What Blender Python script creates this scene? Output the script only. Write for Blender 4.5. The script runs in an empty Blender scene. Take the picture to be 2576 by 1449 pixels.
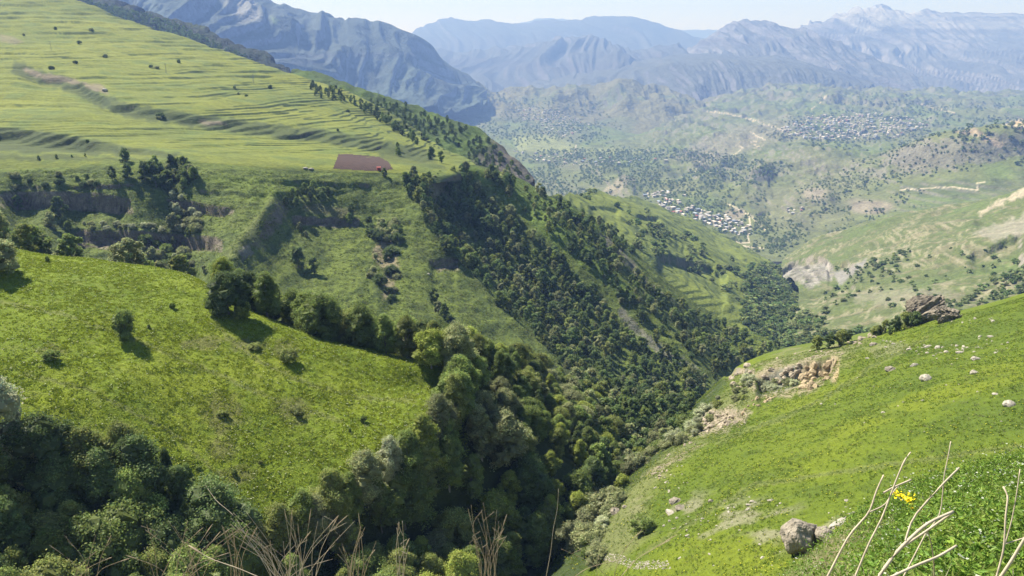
import bpy, math, random, os
import numpy as np
from mathutils import Vector, Matrix
from mathutils.bvhtree import BVHTree

random.seed(7)
RS = np.random.RandomState(11)
R = math.radians
scene = bpy.context.scene
COL = scene.collection

# ---------------------------------------------------------------- camera
FPX = 2022.0                      # focal length in units of a 2576 px wide frame
PITCH = R(17.15)
cam_data = bpy.data.cameras.new('camera')
cam_data.sensor_width = 36.0
cam_data.lens = 36.0 * FPX / 2576.0
cam_data.clip_start = 0.05
cam_data.clip_end = 90000
cam = bpy.data.objects.new('camera', cam_data)
cam.rotation_euler = (R(90) - PITCH, 0, 0)
COL.objects.link(cam)
scene.camera = cam

# ---------------------------------------------------------------- sky and sun
SUN_EL, SUN_AZ = R(49), R(-50)    # azimuth measured from +Y, negative = towards the left of the view
world = bpy.data.worlds.new('World')
scene.world = world
world.use_nodes = True
wn = world.node_tree
sky = wn.nodes.new('ShaderNodeTexSky')
sky.sky_type = 'NISHITA'
sky.sun_disc = False
sky.sun_elevation = SUN_EL
sky.sun_rotation = SUN_AZ
sky.altitude = 1800
sky.air_density = 1.0
sky.dust_density = 0.6
sky.ozone_density = 1.0
bg = wn.nodes['Background']
bg.inputs["Strength"].default_value = 0.07
wn.links.new(sky.outputs['Color'], bg.inputs['Color'])

sun_data = bpy.data.lights.new('sun', 'SUN')
sun_data.energy = 4.9
sun_data.angle = R(0.53)
sun_data.color = (1.0, 0.955, 0.88)
sun = bpy.data.objects.new('sun', sun_data)
sdir = Vector((math.sin(SUN_AZ) * math.cos(SUN_EL), math.cos(SUN_AZ) * math.cos(SUN_EL), math.sin(SUN_EL)))
sun.rotation_euler = sdir.to_track_quat('Z', 'Y').to_euler()
COL.objects.link(sun)

scene.view_settings.view_transform = 'Standard'
scene.view_settings.look = 'None'
scene.view_settings.gamma = 1.0
scene.view_settings.use_curve_mapping = False
scene.view_settings.exposure = 1.25
scene.cycles.max_bounces = 4
scene.cycles.diffuse_bounces = 2
scene.cycles.glossy_bounces = 1
scene.cycles.transmission_bounces = 3
scene.cycles.transparent_max_bounces = 4
scene.cycles.volume_bounces = 0
scene.cycles.use_denoising = True
scene.cycles.use_fast_gi = False

# ---------------------------------------------------------------- helpers
CP, SP = math.cos(PITCH), math.sin(PITCH)
def W(u, v, d):
    """the world point at forward distance d seen at (u, v) of a 2576 x 1449 frame"""
    a = (np.asarray(u, float) - 1288.0) / FPX
    b = (724.5 - np.asarray(v, float)) / FPX
    y = CP + b * SP
    z = -SP + b * CP
    s = np.asarray(d, float) / y
    return np.stack(np.broadcast_arrays(a * s, y * s, z * s), -1)
def proj(P):
    y, z = P[..., 1], P[..., 2]
    dep = y * CP - z * SP
    up = y * SP + z * CP
    dep = np.where(np.abs(dep) < 1e-6, 1e-6, dep)
    return 1288.0 + FPX * P[..., 0] / dep, 724.5 - FPX * up / dep

def _h(ix, iy, iz, seed):
    n = (ix.astype(np.int64) * 374761393 + iy.astype(np.int64) * 668265263 + iz.astype(np.int64) * 2147483647 + seed * 974634777) & 0xFFFFFFFF
    n = ((n ^ (n >> 13)) * 1274126177) & 0xFFFFFFFF
    n = ((n ^ (n >> 16)) * 2246822519) & 0xFFFFFFFF
    return ((n ^ (n >> 15)) & 0xFFFFFF) / float(0xFFFFFF)
def vn(x, y, z=None, seed=0):
    x = np.asarray(x, float); y = np.asarray(y, float)
    ix, iy = np.floor(x), np.floor(y)
    fx, fy = x - ix, y - iy
    fx = fx * fx * fx * (fx * (fx * 6 - 15) + 10); fy = fy * fy * fy * (fy * (fy * 6 - 15) + 10)
    o = np.zeros_like(ix)
    a = _h(ix, iy, o, seed); b = _h(ix + 1, iy, o, seed); c = _h(ix, iy + 1, o, seed); d = _h(ix + 1, iy + 1, o, seed)
    return (a + (b - a) * fx) * (1 - fy) + (c + (d - c) * fx) * fy
def fbm(x, y, oct=5, seed=0, gain=0.5, lac=2.03):
    s = 0; a = 1.0; t = 0
    for i in range(oct):
        s = s + a * (vn(x * lac ** i + 13.7 * i, y * lac ** i - 7.3 * i, seed=seed + i) * 2 - 1); t += a; a *= gain
    return s / t
def ridged(x, y, oct=5, seed=0, gain=0.5, lac=2.03):
    s = 0; a = 1.0; t = 0
    for i in range(oct):
        s = s + a * (1 - np.abs(vn(x * lac ** i + 3.7 * i, y * lac ** i + 9.1 * i, seed=seed + i) * 2 - 1)); t += a; a *= gain
    return s / t
def sst(a, b, x):
    t = np.clip((x - a) / (b - a), 0, 1)
    return t * t * (3 - 2 * t)
def inside(poly, u, v):
    n = len(poly); r = np.zeros(np.shape(u), bool)
    for i in range(n):
        x0, y0 = poly[i]; x1, y1 = poly[(i + 1) % n]
        if y0 == y1: continue
        c = ((y0 > v) != (y1 > v)) & (u < (x1 - x0) * (v - y0) / (y1 - y0) + x0)
        r ^= c
    return r
def dseg(poly, u, v, closed=False):
    d = np.full(np.shape(u), 1e9)
    m = len(poly) if closed else len(poly) - 1
    for i in range(m):
        x0, y0 = poly[i]; x1, y1 = poly[(i + 1) % len(poly)]
        L = (x1 - x0) ** 2 + (y1 - y0) ** 2 + 1e-9
        t = np.clip(((u - x0) * (x1 - x0) + (v - y0) * (y1 - y0)) / L, 0, 1)
        d = np.minimum(d, np.hypot(u - x0 - t * (x1 - x0), v - y0 - t * (y1 - y0)))
    return d
def mask(poly, u, v, feather=10):
    s = dseg(poly, u, v, True) * np.where(inside(poly, u, v), 1, -1)
    return sst(-feather, feather, s)

def cr(pts, n, wts=None):
    """Catmull-Rom resampling along axis 0 to n samples; wts: share of the samples per span"""
    m = pts.shape[0]
    if wts is None:
        t = np.linspace(0, m - 1 - 1e-9, n)
    else:
        c = np.concatenate([[0], np.cumsum(wts)]); c = c / c[-1]
        t = np.interp(np.linspace(0, 1 - 1e-9, n), c, np.arange(m))
        t = np.minimum(t, m - 1 - 1e-9)
    i = np.floor(t).astype(int); f = (t - i)
    f = f.reshape((-1,) + (1,) * (pts.ndim - 1))
    p0 = pts[np.maximum(i - 1, 0)]; p1 = pts[i]; p2 = pts[np.minimum(i + 1, m - 1)]; p3 = pts[np.minimum(i + 2, m - 1)]
    tau = 0.42
    m1 = (p2 - p0) * tau; m2 = (p3 - p1) * tau
    return (2 * f ** 3 - 3 * f ** 2 + 1) * p1 + (f ** 3 - 2 * f ** 2 + f) * m1 + (-2 * f ** 3 + 3 * f ** 2) * p2 + (f ** 3 - f ** 2) * m2

def normals(P):
    a = np.gradient(P, axis=0); b = np.gradient(P, axis=1)
    n = np.cross(b, a)
    n /= np.linalg.norm(n, axis=-1, keepdims=True) + 1e-9
    n[n[..., 2] < 0] *= -1
    return n

def tagp(o, label=None, cat=None, group=None, kind=None):
    if label: o['label'] = label
    if cat: o['category'] = cat
    if group: o['group'] = group
    if kind: o['kind'] = kind
    return o

def mesh_np(name, V, F, mat=None, cols=None, smooth=True):
    me = bpy.data.meshes.new(name)
    V = np.asarray(V, np.float32); F = np.asarray(F, np.int32)
    k = F.shape[1]
    me.vertices.add(len(V)); me.vertices.foreach_set('co', V.ravel())
    me.loops.add(F.size); me.loops.foreach_set('vertex_index', F.ravel())
    me.polygons.add(len(F)); me.polygons.foreach_set('loop_start', np.arange(0, F.size, k, dtype=np.int32))
    me.polygons.foreach_set('use_smooth', np.full(len(F), smooth))
    me.update(calc_edges=True)
    if cols is not None:
        at = me.color_attributes.new('Col', 'FLOAT_COLOR', 'POINT')
        c4 = np.ones((len(V), 4), np.float32); c4[:, :3] = cols
        at.data.foreach_set('color', c4.ravel())
    if mat: me.materials.append(mat)
    return me

def link(name, me, parent=None):
    o = bpy.data.objects.new(name, me); COL.objects.link(o)
    if parent: o.parent = parent
    return o

BVH = {}
def grid_obj(name, P, cols, mat):
    nr, nc = P.shape[:2]
    idx = np.arange(nr * nc).reshape(nr, nc)
    F = np.stack([idx[:-1, :-1], idx[:-1, 1:], idx[1:, 1:], idx[1:, :-1]], -1).reshape(-1, 4)
    me = mesh_np(name, P.reshape(-1, 3), F, mat, cols.reshape(-1, 3))
    o = link(name, me)
    o['kind'] = 'structure'
    return o

# ---------------------------------------------------------------- materials
def new_mat(name):
    m = bpy.data.materials.new(name); m.use_nodes = True
    nt = m.node_tree; nt.nodes.clear()
    out = nt.nodes.new('ShaderNodeOutputMaterial')
    return m, nt, out
def noise_node(nt, scale, detail=4, rough=0.6, vec=None):
    n = nt.nodes.new('ShaderNodeTexNoise'); n.inputs['Scale'].default_value = scale
    n.inputs['Detail'].default_value = detail; n.inputs['Roughness'].default_value = rough
    if vec: nt.links.new(vec, n.inputs['Vector'])
    return n
def maprange(nt, src, a, b, c, d):
    n = nt.nodes.new('ShaderNodeMapRange')
    for k, x in zip(('From Min', 'From Max', 'To Min', 'To Max'), (a, b, c, d)): n.inputs[k].default_value = x
    nt.links.new(src, n.inputs['Value']); return n.outputs[0]
def mulcol(nt, col, fac):
    n = nt.nodes.new('ShaderNodeVectorMath'); n.operation = 'MULTIPLY'
    nt.links.new(col, n.inputs[0]); nt.links.new(fac, n.inputs[1]); return n.outputs[0]
def terrain_mat(name, s1, s2, lo=0.72, hi=1.3, bump=0.5, dist=0.4, rough=0.95, stretch=(1, 1, 1)):
    """vertex albedo x two scales of grain, with fine relief; s1, s2 in cycles per metre"""
    m, nt, out = new_mat(name)
    at = nt.nodes.new('ShaderNodeAttribute'); at.attribute_name = 'Col'
    tc = nt.nodes.new('ShaderNodeNewGeometry')
    mp = nt.nodes.new('ShaderNodeMapping'); mp.inputs['Scale'].default_value = stretch
    nt.links.new(tc.outputs['Position'], mp.inputs['Vector'])
    n1 = noise_node(nt, s1, 5, 0.65, mp.outputs[0]); n2 = noise_node(nt, s2, 3, 0.6, mp.outputs[0])
    a = maprange(nt, n1.outputs['Fac'], 0.3, 0.7, lo, hi); b = maprange(nt, n2.outputs['Fac'], 0.3, 0.7, lo, hi)
    c = mulcol(nt, mulcol(nt, at.outputs['Color'], a), b)
    bs = nt.nodes.new('ShaderNodeBsdfPrincipled')
    nt.links.new(c, bs.inputs['Base Color']); bs.inputs['Roughness'].default_value = rough
    bs.inputs['Specular IOR Level'].default_value = 0.15
    bp = nt.nodes.new('ShaderNodeBump'); bp.inputs['Strength'].default_value = bump; bp.inputs['Distance'].default_value = dist
    ad = nt.nodes.new('ShaderNodeMath'); ad.operation = 'ADD'
    nt.links.new(n1.outputs['Fac'], ad.inputs[0]); nt.links.new(n2.outputs['Fac'], ad.inputs[1])
    nt.links.new(ad.outputs[0], bp.inputs['Height']); nt.links.new(bp.outputs[0], bs.inputs['Normal'])
    nt.links.new(bs.outputs[0], out.inputs[0])
    return m
def simple_mat(name, col, rough=0.9, nscale=None, lo=0.75, hi=1.25, bump=0.0, bdist=0.02):
    m, nt, out = new_mat(name)
    bs = nt.nodes.new('ShaderNodeBsdfPrincipled'); bs.inputs['Roughness'].default_value = rough
    bs.inputs['Specular IOR Level'].default_value = 0.2
    bs.inputs['Base Color'].default_value = (*col, 1)
    if nscale:
        tc = nt.nodes.new('ShaderNodeNewGeometry')
        n = noise_node(nt, nscale, 5, 0.65, tc.outputs['Position'])
        rgb = nt.nodes.new('ShaderNodeRGB'); rgb.outputs[0].default_value = (*col, 1)
        c = mulcol(nt, rgb.outputs[0], maprange(nt, n.outputs['Fac'], 0.3, 0.7, lo, hi))
        nt.links.new(c, bs.inputs['Base Color'])
        if bump:
            bp = nt.nodes.new('ShaderNodeBump'); bp.inputs['Strength'].default_value = bump; bp.inputs['Distance'].default_value = bdist
            nt.links.new(n.outputs['Fac'], bp.inputs['Height']); nt.links.new(bp.outputs[0], bs.inputs['Normal'])
    nt.links.new(bs.outputs[0], out.inputs[0])
    return m

# ---------------------------------------------------------------- landforms
class Land:
    """A landform: a loft through control points (u, v, forward distance), rows from near to far."""
    def __init__(s, rows, nr, nc, wr=None, wc=None, columns=False, skirt=None, raw=False, foot=None, ext=''):
        C = np.array(rows, float)
        if foot:
            e = C[:, -1:].copy(); e[..., 0] += foot[0]; e[..., 1] += foot[1]; e[..., 2] *= foot[2]
            C = np.concatenate([C, e], 1)
        if columns: C = C.transpose(1, 0, 2)
        P = C if raw else W(C[..., 0], C[..., 1], C[..., 2])
        if skirt:
            for back, drop in skirt:
                top = P[-1]
                h = top[:, :2] / np.linalg.norm(top[:, :2], axis=-1, keepdims=True)
                nxt = top + np.concatenate([h * back, np.full((len(top), 1), -drop)], -1)
                P = np.concatenate([P, nxt[None]], 0)
            if wr is not None: wr = list(wr) + [0.25] * len(skirt)
        if 'R' in ext: P = np.concatenate([P, (P[:, -1] + (P[:, -1] - P[:, -2]) * 1.6)[:, None]], 1)
        if 'L' in ext: P = np.concatenate([(P[:, 0] + (P[:, 0] - P[:, 1]) * 1.6)[:, None], P], 1)
        if wc is None and ext: wc = [1] * (P.shape[1] - 1)
        elif wc is not None and ext: wc = list(wc)
        if 'R' in ext: wc = wc[:P.shape[1] - 2] + [.12]
        if 'L' in ext: wc = [.12] + wc[-(P.shape[1] - 2):]
        P = cr(P, nr, wr)
        P = cr(P.transpose(1, 0, 2), nc, wc).transpose(1, 0, 2)
        s.P = P
        s.T, s.S = np.meshgrid(np.linspace(0, 1, nr), np.linspace(0, 1, nc), indexing='ij')
        s.up()
    def up(s):
        s.u, s.v = proj(s.P)
        s.d = s.P[..., 1]
        s.x, s.y, s.z = s.P[..., 0], s.P[..., 1], s.P[..., 2]
    fade = None
    def lift(s, dz):
        if s.fade is not None: dz = dz * s.fade
        s.P[..., 2] += dz
        s.up()
    def push(s, amt):
        s.P += normals(s.P) * amt[..., None]
        s.up()
    def scarp(s, line, H, h=5, fade=80, ends=40, wob=4):
        """a step down below a line drawn in the frame, H px tall at its distance"""
        L = np.array(line, float)
        uu = s.u
        vl = np.interp(uu, L[:, 0], L[:, 1]) + wob * fbm(uu / 40, uu * 0 + L[0, 1], 3, 77)
        dv = s.v - vl
        w = sst(-h, h, dv) * np.exp(-np.maximum(0, dv) / fade)
        w = w * sst(L[0, 0] - ends * .2, L[0, 0] + ends, uu) * sst(-(L[-1, 0] + ends * .2), -(L[-1, 0] - ends), -uu)
        s.lift(-H * s.d / FPX * w)
    def bump(s, line, width, H):
        """a ridge (H > 0) or ravine (H < 0) along a line drawn in the frame"""
        dd = dseg(line, s.u + 6 * fbm(s.u / 50, s.v / 50, 2, 5), s.v)
        s.lift(H * s.d / FPX * np.exp(-(dd / width) ** 2))
    def colour(s, base): s.C = np.zeros(s.P.shape) + np.array(base, float)
    def mix(s, col, w):
        w = np.clip(w, 0, 1)[..., None]
        s.C = s.C * (1 - w) + np.array(col, float) * w
    def paint(s, poly, col, feather=8, warp=8, k=1.0, ws=30.0):
        uu = s.u + warp * fbm(s.u / ws, s.v / ws, 3, 21); vv = s.v + warp * fbm(s.u / ws, s.v / ws, 3, 31)
        s.mix(col, k * mask(poly, uu, vv, feather))
    def strata(s, poly, col, feather=3, warp=6, period=2.2, k=.9):
        uu = s.u + warp * fbm(s.u / 18, s.v / 18, 3, 21); vv = s.v + warp * fbm(s.u / 18, s.v / 18, 3, 31)
        w = mask(poly, uu, vv, feather)
        b = fbm(s.x / 25, s.z / period * 1.4 + .02 * s.x, 3, 51); g = fbm(s.x / 3, s.y / 3 + s.z, 3, 53)
        c = np.array(col) * (1 + 1.1 * b + .6 * g)[..., None]
        w = (w * k * (1 - .8 * sst(.25, .5, g)))[..., None]
        s.C = s.C * (1 - w) + np.clip(c, .03, .5) * w
    def line(s, pl, col, width, k=1.0, warp=3):
        dd = dseg(pl, s.u + warp * fbm(s.u / 15, s.v / 15, 2, 41), s.v + warp * .5 * fbm(s.u / 15, s.v / 15, 2, 42))
        s.mix(col, k * sst(width, width * 0.4, dd) if False else k * (1 - sst(width * 0.5, width, dd)))
    def make(s, name, mat):
        o = grid_obj(name, s.P, s.C, mat)
        s.o = o
        return o
    def bvh(s):
        if not hasattr(s, '_b'):
            dg = bpy.context.evaluated_depsgraph_get()
            s._b = BVHTree.FromObject(s.o, dg)
        return s._b
    def hit(s, u, v):
        p = W(u, v, 1.0); dv = Vector(p).normalized()
        r = s.bvh().ray_cast(Vector((0, 0, 0)), dv, 60000)
        return (r[0], r[1]) if r[0] is not None else (None, None)
    def drop(s, x, y):
        r = s.bvh().ray_cast(Vector((x, y, 3000)), Vector((0, 0, -1)), 9000)
        return r[0]
# albedo colours (linear)
G_MEADOW = (0.140, 0.188, 0.015); G_RIGHT = (0.092, 0.128, 0.012); G_TERR = (0.138, 0.160, 0.028)
G_SHADE = (0.055, 0.092, 0.022); G_DARK = (0.030, 0.048, 0.014); G_OLIVE = (0.110, 0.120, 0.045)
DRY = (0.24, 0.21, 0.11); ROCK_B = (0.34, 0.27, 0.18); ROCK_G = (0.21, 0.20, 0.19); ROCK_D = (0.10, 0.095, 0.085)
SOIL = (0.105, 0.066, 0.052); ROAD = (0.55, 0.50, 0.40); YEL = (0.30, 0.30, 0.02)

# ============ 1. near left meadow, running under the grove down to the stream
M = Land([
 [(-420,2100,62),(0,2000,72),(300,1980,80),(600,1950,86),(900,1860,96),(1150,1760,110),(1400,1600,135),(1560,1480,160),(1660,1260,230),(1780,1060,380)],
 [(-420,1600,92),(0,1560,105),(300,1540,115),(600,1530,125),(900,1480,140),(1150,1420,160),(1400,1340,180),(1530,1255,200),(1620,1140,270),(1740,1010,400)],
 [(-420,1300,112),(0,1220,125),(250,1245,131),(500,1310,135),(750,1275,143),(950,1170,156),(1100,1085,174),(1250,1065,195),(1380,1040,240),(1500,960,390)],
 [(-420,900,148),(0,880,160),(250,900,165),(500,930,172),(750,960,178),(950,980,185),(1100,980,192),(1230,960,208),(1320,950,250),(1430,930,400)],
 [(-420,480,240),(0,622,225),(250,665,222),(480,698,220),(600,765,212),(800,850,205),(1000,900,203),(1110,915,206),(1200,905,228),(1310,905,300)],
 [(-420,600,290),(0,650,290),(250,690,290),(480,735,280),(600,815,268),(800,885,262),(1000,925,262),(1110,940,275),(1200,935,300),(1310,930,350)],
 [(-420,680,390),(0,720,380),(250,760,370),(480,800,360),(600,850,350),(800,900,345),(1000,950,350),(1110,970,370),(1200,985,390),(1310,990,420)],
], 430, 430, wr=[.15,.5,1,1.3,.45,.3], wc=[.6,1,1,1,1,1,1,.6,.6], ext='L')
M.lift(0.9 * fbm(M.x / 40, M.y / 40, 3, 3) + 0.45 * fbm(M.x / 9, M.y / 9, 3, 4) * sst(0, 40, M.y) + 0.10 * fbm(M.x / 2.2, M.y / 2.2, 2, 8))
M.colour(G_MEADOW)
n = fbm(M.x / 22, M.y / 22, 4, 9); n2 = fbm(M.x / 5, M.y / 5, 3, 10); n3 = fbm(M.x / 1.6, M.y / 1.6, 2, 12)
M.mix((0.165, 0.205, 0.017), sst(0.05, 0.5, n)); M.mix((0.115, 0.16, 0.015), sst(0.0, 0.6, -n) * .8)
M.mix((0.095, 0.145, 0.016), sst(0.15, 0.5, n2) * .5); M.mix((0.19, 0.21, 0.05), sst(0.25, 0.6, n3) * .35)
for c, r in (((560,1040),(60,55)), ((720,880),(34,28)), ((630,870),(50,22)), ((740,1030),(60,40)), ((520,860),(46,22)), ((560,1130),(40,30)), ((600,1195),(50,26)), ((470,870),(26,14)), ((130,885),(36,22))):
    q = np.hypot((M.u - c[0]) / r[0], (M.v - c[1]) / r[1]) + 0.5 * fbm(M.u / 14, M.v / 14, 3, c[0])
    M.mix((0.125, 0.115, 0.052), (1 - sst(.5, 1.2, q)) * .6)
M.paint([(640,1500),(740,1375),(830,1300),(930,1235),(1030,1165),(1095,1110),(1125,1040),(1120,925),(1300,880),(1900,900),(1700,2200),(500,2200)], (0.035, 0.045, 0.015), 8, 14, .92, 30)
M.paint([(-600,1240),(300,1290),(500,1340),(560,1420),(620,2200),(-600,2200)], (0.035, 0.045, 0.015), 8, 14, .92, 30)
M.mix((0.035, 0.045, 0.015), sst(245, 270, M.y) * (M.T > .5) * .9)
for pl in ([(0,760),(160,790),(330,850),(520,930),(700,1010),(860,1060)], [(540,820),(640,900),(760,960),(900,1000),(1040,1010)], [(60,940),(220,980),(420,1080),(560,1200)]):
    M.line(pl, (0.19, 0.185, 0.075), 7, .45, 10); M.line(pl, (0.07, 0.10, 0.02), 3, .4, 10)
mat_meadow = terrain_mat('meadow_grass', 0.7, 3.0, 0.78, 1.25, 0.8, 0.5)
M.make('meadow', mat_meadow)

# ============ 2. mountainside face below the terraces, with its spurs, down to the gorge
F = Land([
 [(-420,440,530),(-420,480,505),(-420,540,480),(-420,600,458),(-420,660,430),(-420,740,400)],
 [(80,425,545),(80,462,518),(80,505,502),(80,560,482),(80,640,450),(80,730,400)],
 [(300,405,555),(300,455,524),(300,520,506),(300,590,486),(300,660,460),(300,740,405)],
 [(440,400,560),(450,455,528),(455,530,508),(460,600,482),(470,670,450),(470,745,400)],
 [(580,414,568),(620,455,535),(640,520,505),(610,600,470),(575,660,432),(550,740,395)],
 [(740,432,580),(770,485,556),(760,560,525),(730,640,482),(700,720,435),(690,800,390)],
 [(900,434,600),(900,490,572),(890,570,538),(880,660,492),(900,740,446),(950,840,400)],
 [(1000,436,620),(1000,500,585),(985,590,540),(975,670,500),(1010,750,456),(1060,860,402)],
 [(1050,436,628),(1040,520,575),(1070,640,528),(1140,740,482),(1220,840,442),(1300,950,400)],
 [(1085,437,632),(1070,545,572),(1160,665,530),(1250,762,500),(1345,850,465),(1450,945,428)],
 [(1120,436,650),(1120,530,625),(1225,640,596),(1335,750,566),(1450,850,528),(1570,985,468)],
 [(1150,430,662),(1210,530,646),(1335,640,615),(1460,750,582),(1575,860,545),(1690,1000,480)],
 [(1190,415,690),(1320,515,668),(1450,615,636),(1590,730,606),(1715,840,580),(1810,970,520)],
 [(1240,425,740),(1390,520,725),(1520,620,700),(1650,720,672),(1765,830,640),(1880,940,590)],
 [(1290,442,800),(1440,528,780),(1555,615,768),(1680,720,746),(1800,810,716),(1960,890,660)],
 [(1330,462,860),(1480,550,860),(1600,640,850),(1720,735,830),(1850,830,800),(1990,910,740)],
 [(1340,500,930),(1500,600,930),(1620,690,930),(1740,780,910),(1860,860,880),(2000,930,800)],
], 300, 620, columns=True, foot=(20,80,.84), wc=[.8,1.1,.8,.7,.8,.8,.7,.5,.5,.6,.6,.8,.8,.8,.7,.4])
F.P = F.P[::-1].copy(); F.up(); F.fade = sst(0, .10, 1 - F.T)  # rows from the foot upwards
F.lift(F.d / 500 * (6 * fbm(F.x / 60, F.y / 60, 3, 1) + 2.2 * fbm(F.x / 17, F.y / 17, 3, 2) + 0.7 * fbm(F.x / 5, F.y / 5, 3, 6)))
# deep bays, ribs and ditches
F.bump([(200,470),(190,560),(230,680)], 45, -26); F.bump([(430,430),(440,540),(470,680)], 40, -30); F.bump([(60,470),(50,560),(60,640)], 30, -14)
F.bump([(700,500),(650,580),(590,650),(560,700)], 26, 22); F.bump([(120,500),(100,560),(120,620)], 26, 12); F.bump([(330,560),(310,600)], 30, 10)
F.bump([(780,520),(820,560),(830,640)], 40, -12); F.bump([(965,590),(970,660),(985,760)], 26, -12); F.bump([(640,560),(700,640),(760,660),(770,720)], 22, -10)
F.bump([(1120,560),(1230,690),(1340,800),(1450,900)], 24, -18)
F.bump([(1190,420),(1330,515),(1450,620),(1590,740),(1715,850)], 16, 12)
F.bump([(1290,560),(1420,690),(1540,790),(1650,900)], 22, -10)
F.bump([(1440,560),(1560,670),(1680,780),(1790,880)], 20, -16)
F.scarp([(0,485),(120,478),(250,486),(330,500)], 46, 5, 90); F.scarp([(420,500),(500,512),(590,522)], 26, 4, 40); F.scarp([(180,580),(300,582),(440,590),(560,600)], 34, 4, 60)
F.scarp([(730,540),(800,548),(900,552)], 15, 3, 40); F.scarp([(1080,655),(1150,652)], 18, 3, 50, 10); F.scarp([(0,468),(110,470),(260,466),(380,462)], 8, 4, 30)
F.scarp([(480,475),(650,486),(760,478),(900,470)], 8, 4, 30); F.scarp([(560,446),(700,456),(830,460),(960,466)], 9, 4, 30); F.scarp([(970,560),(1040,556)], 10, 3, 30, 10)
F.scarp([(1100,500),(1140,505),(1180,512)], 8, 3, 30, 10)
F.colour((0.096, 0.130, 0.030))
N = normals(F.P); slope = 1 - N[..., 2]
n = fbm(F.x / 45, F.y / 45, 4, 15); n2 = fbm(F.x / 12, F.y / 12, 4, 16); n3 = fbm(F.x / 3.5, F.z / 3.5, 3, 18)
F.mix((0.118, 0.152, 0.030), sst(0.0, 0.4, n) * .7); F.mix((0.062, 0.086, 0.026), sst(0.0, 0.35, -n2) * .7); F.mix((0.12, 0.135, 0.05), sst(0.15, 0.5, n2) * .3)
ct = fbm(F.x / 9 + F.y / 30, F.z / .9, 3, 19); F.lift(.35 * ct)
F.mix((0.055, 0.078, 0.024), sst(.05, .4, -ct) * .55); F.mix((0.13, 0.155, 0.045), sst(.1, .45, ct) * .4)
F.mix((0.115, 0.150, 0.028), sst(.08, .03, slope) * .8)
rk = sst(.42, .62, slope + .12 * n2 + .06 * n3)
F.mix((0.17, 0.145, 0.11), rk * sst(1250, 1000, F.u)); F.mix((0.13, 0.115, 0.10), sst(.36, .5, slope + .12 * n2) * sst(1250, 1400, F.u) * .6)
F.strata([(0, 488), (130, 480), (330, 518), (335, 538), (130, 523), (0, 518)], (0.20,0.165,0.12))
F.strata([(425, 503), (590, 530), (585, 542), (430, 528)], (0.155,0.13,0.10))
F.strata([(190, 588), (560, 602), (560, 634), (190, 622)], (0.155,0.13,0.10))
F.strata([(735, 545), (905, 552), (905, 574), (740, 568)], (0.155,0.13,0.10))
F.strata([(1080, 655), (1152, 648), (1160, 680), (1100, 683)], (0.155,0.13,0.10))
F.paint([(945,608),(985,604),(1000,660),(990,750),(960,755),(972,690),(940,650)], (0.26,0.215,0.14), 5, 10, .8, 14)
F.paint([(560,650),(590,610),(680,500),(700,505),(640,590),(600,650)], (0.15,0.165,0.065), 10, 12, .45, 22)
F.paint([(600,628),(625,612),(640,640),(610,655)], (0.24,0.22,0.2), 3, 6, .7, 12)
F.paint([(745,520),(820,515),(900,530),(880,545),(780,540)], (0.18,0.16,0.09), 5, 12, .5, 16)
F.paint([(500,448),(560,440),(700,452),(830,470),(800,482),(660,478),(560,470)], (0.115,0.155,0.028), 5, 6, .9, 40)
F.paint([(620,500),(690,468),(800,485),(790,495),(690,492),(640,510)], (0.115,0.155,0.028), 5, 6, .9, 40)
F.paint([(1190,412),(1260,445),(1400,545),(1520,650),(1600,745),(1560,745),(1450,660),(1330,560),(1230,470),(1170,430)], (0.115,0.17,0.03), 6, 8, .8, 40)
F.paint([(1290,440),(1360,470),(1470,535),(1560,590),(1540,600),(1440,560),(1330,500),(1260,450)], (0.115,0.17,0.03), 6, 6, .8, 40)
F.paint([(1480,560),(1560,620),(1640,720),(1700,760),(1640,730),(1540,640)], (0.17,0.15,0.13), 5, 9, .7, 14)
F.paint([(1560,770),(1650,860),(1760,930),(1740,940),(1640,880),(1550,790)], (0.17,0.16,0.145), 5, 9, .7, 14)
mat_face = terrain_mat('mountainside_grass', 0.25, 1.1, 0.72, 1.3, 0.9, 1.6)
F.make('mountainside', mat_face)

# ============ 3. terraced pasture above the face
L = Land([
 [(-420,480,515),(-150,478,524),(0,465,530),(200,452,535),(420,440,540),(600,450,555),(830,460,585),(985,470,600),(1135,456,633),(1193,446,706)],
 [(-420,446,530),(-150,443,540),(0,430,545),(200,414,550),(420,404,555),(600,415,570),(830,426,600),(985,433,622),(1135,438,640),(1183,428,702)],
 [(-420,400,560),(-150,398,565),(0,385,572),(200,385,572),(420,392,570),(600,400,588),(830,402,625),(985,412,645),(1115,416,668),(1196,415,735)],
 [(-420,320,640),(-150,318,650),(0,318,655),(200,325,650),(420,335,650),(600,345,660),(800,360,690),(950,375,715),(1080,390,740),(1180,402,790)],
 [(-420,240,760),(-150,236,770),(0,235,772),(200,240,772),(420,265,760),(600,290,760),(780,318,775),(930,340,795),(1050,362,815),(1130,380,850)],
 [(-420,130,960),(-150,125,980),(0,130,980),(200,150,975),(420,190,930),(600,230,900),(760,275,880),(900,305,880),(1010,335,885),(1090,355,905)],
 [(-420,0,1300),(-150,0,1290),(0,25,1250),(200,70,1180),(420,140,1080),(600,190,1020),(740,235,980),(870,275,960),(980,310,950),(1060,338,960)],
 [(-420,-160,1650),(-150,-110,1600),(0,-60,1520),(180,-2,1420),(400,76,1290),(640,152,1180),(790,205,1100),(900,245,1040),(1000,290,1000),(1062,325,990)],
], 400, 560, wr=[.2,.35,1,1,1.2,1,.8], skirt=[(60,25),(150,120)], ext='L')
L.fade = sst(.05, .20, L.T)
L.lift(L.d / 800 * (4 * fbm(L.x / 110, L.y / 110, 3, 2) + 1.2 * fbm(L.x / 30, L.y / 22, 3, 6)))
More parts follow.
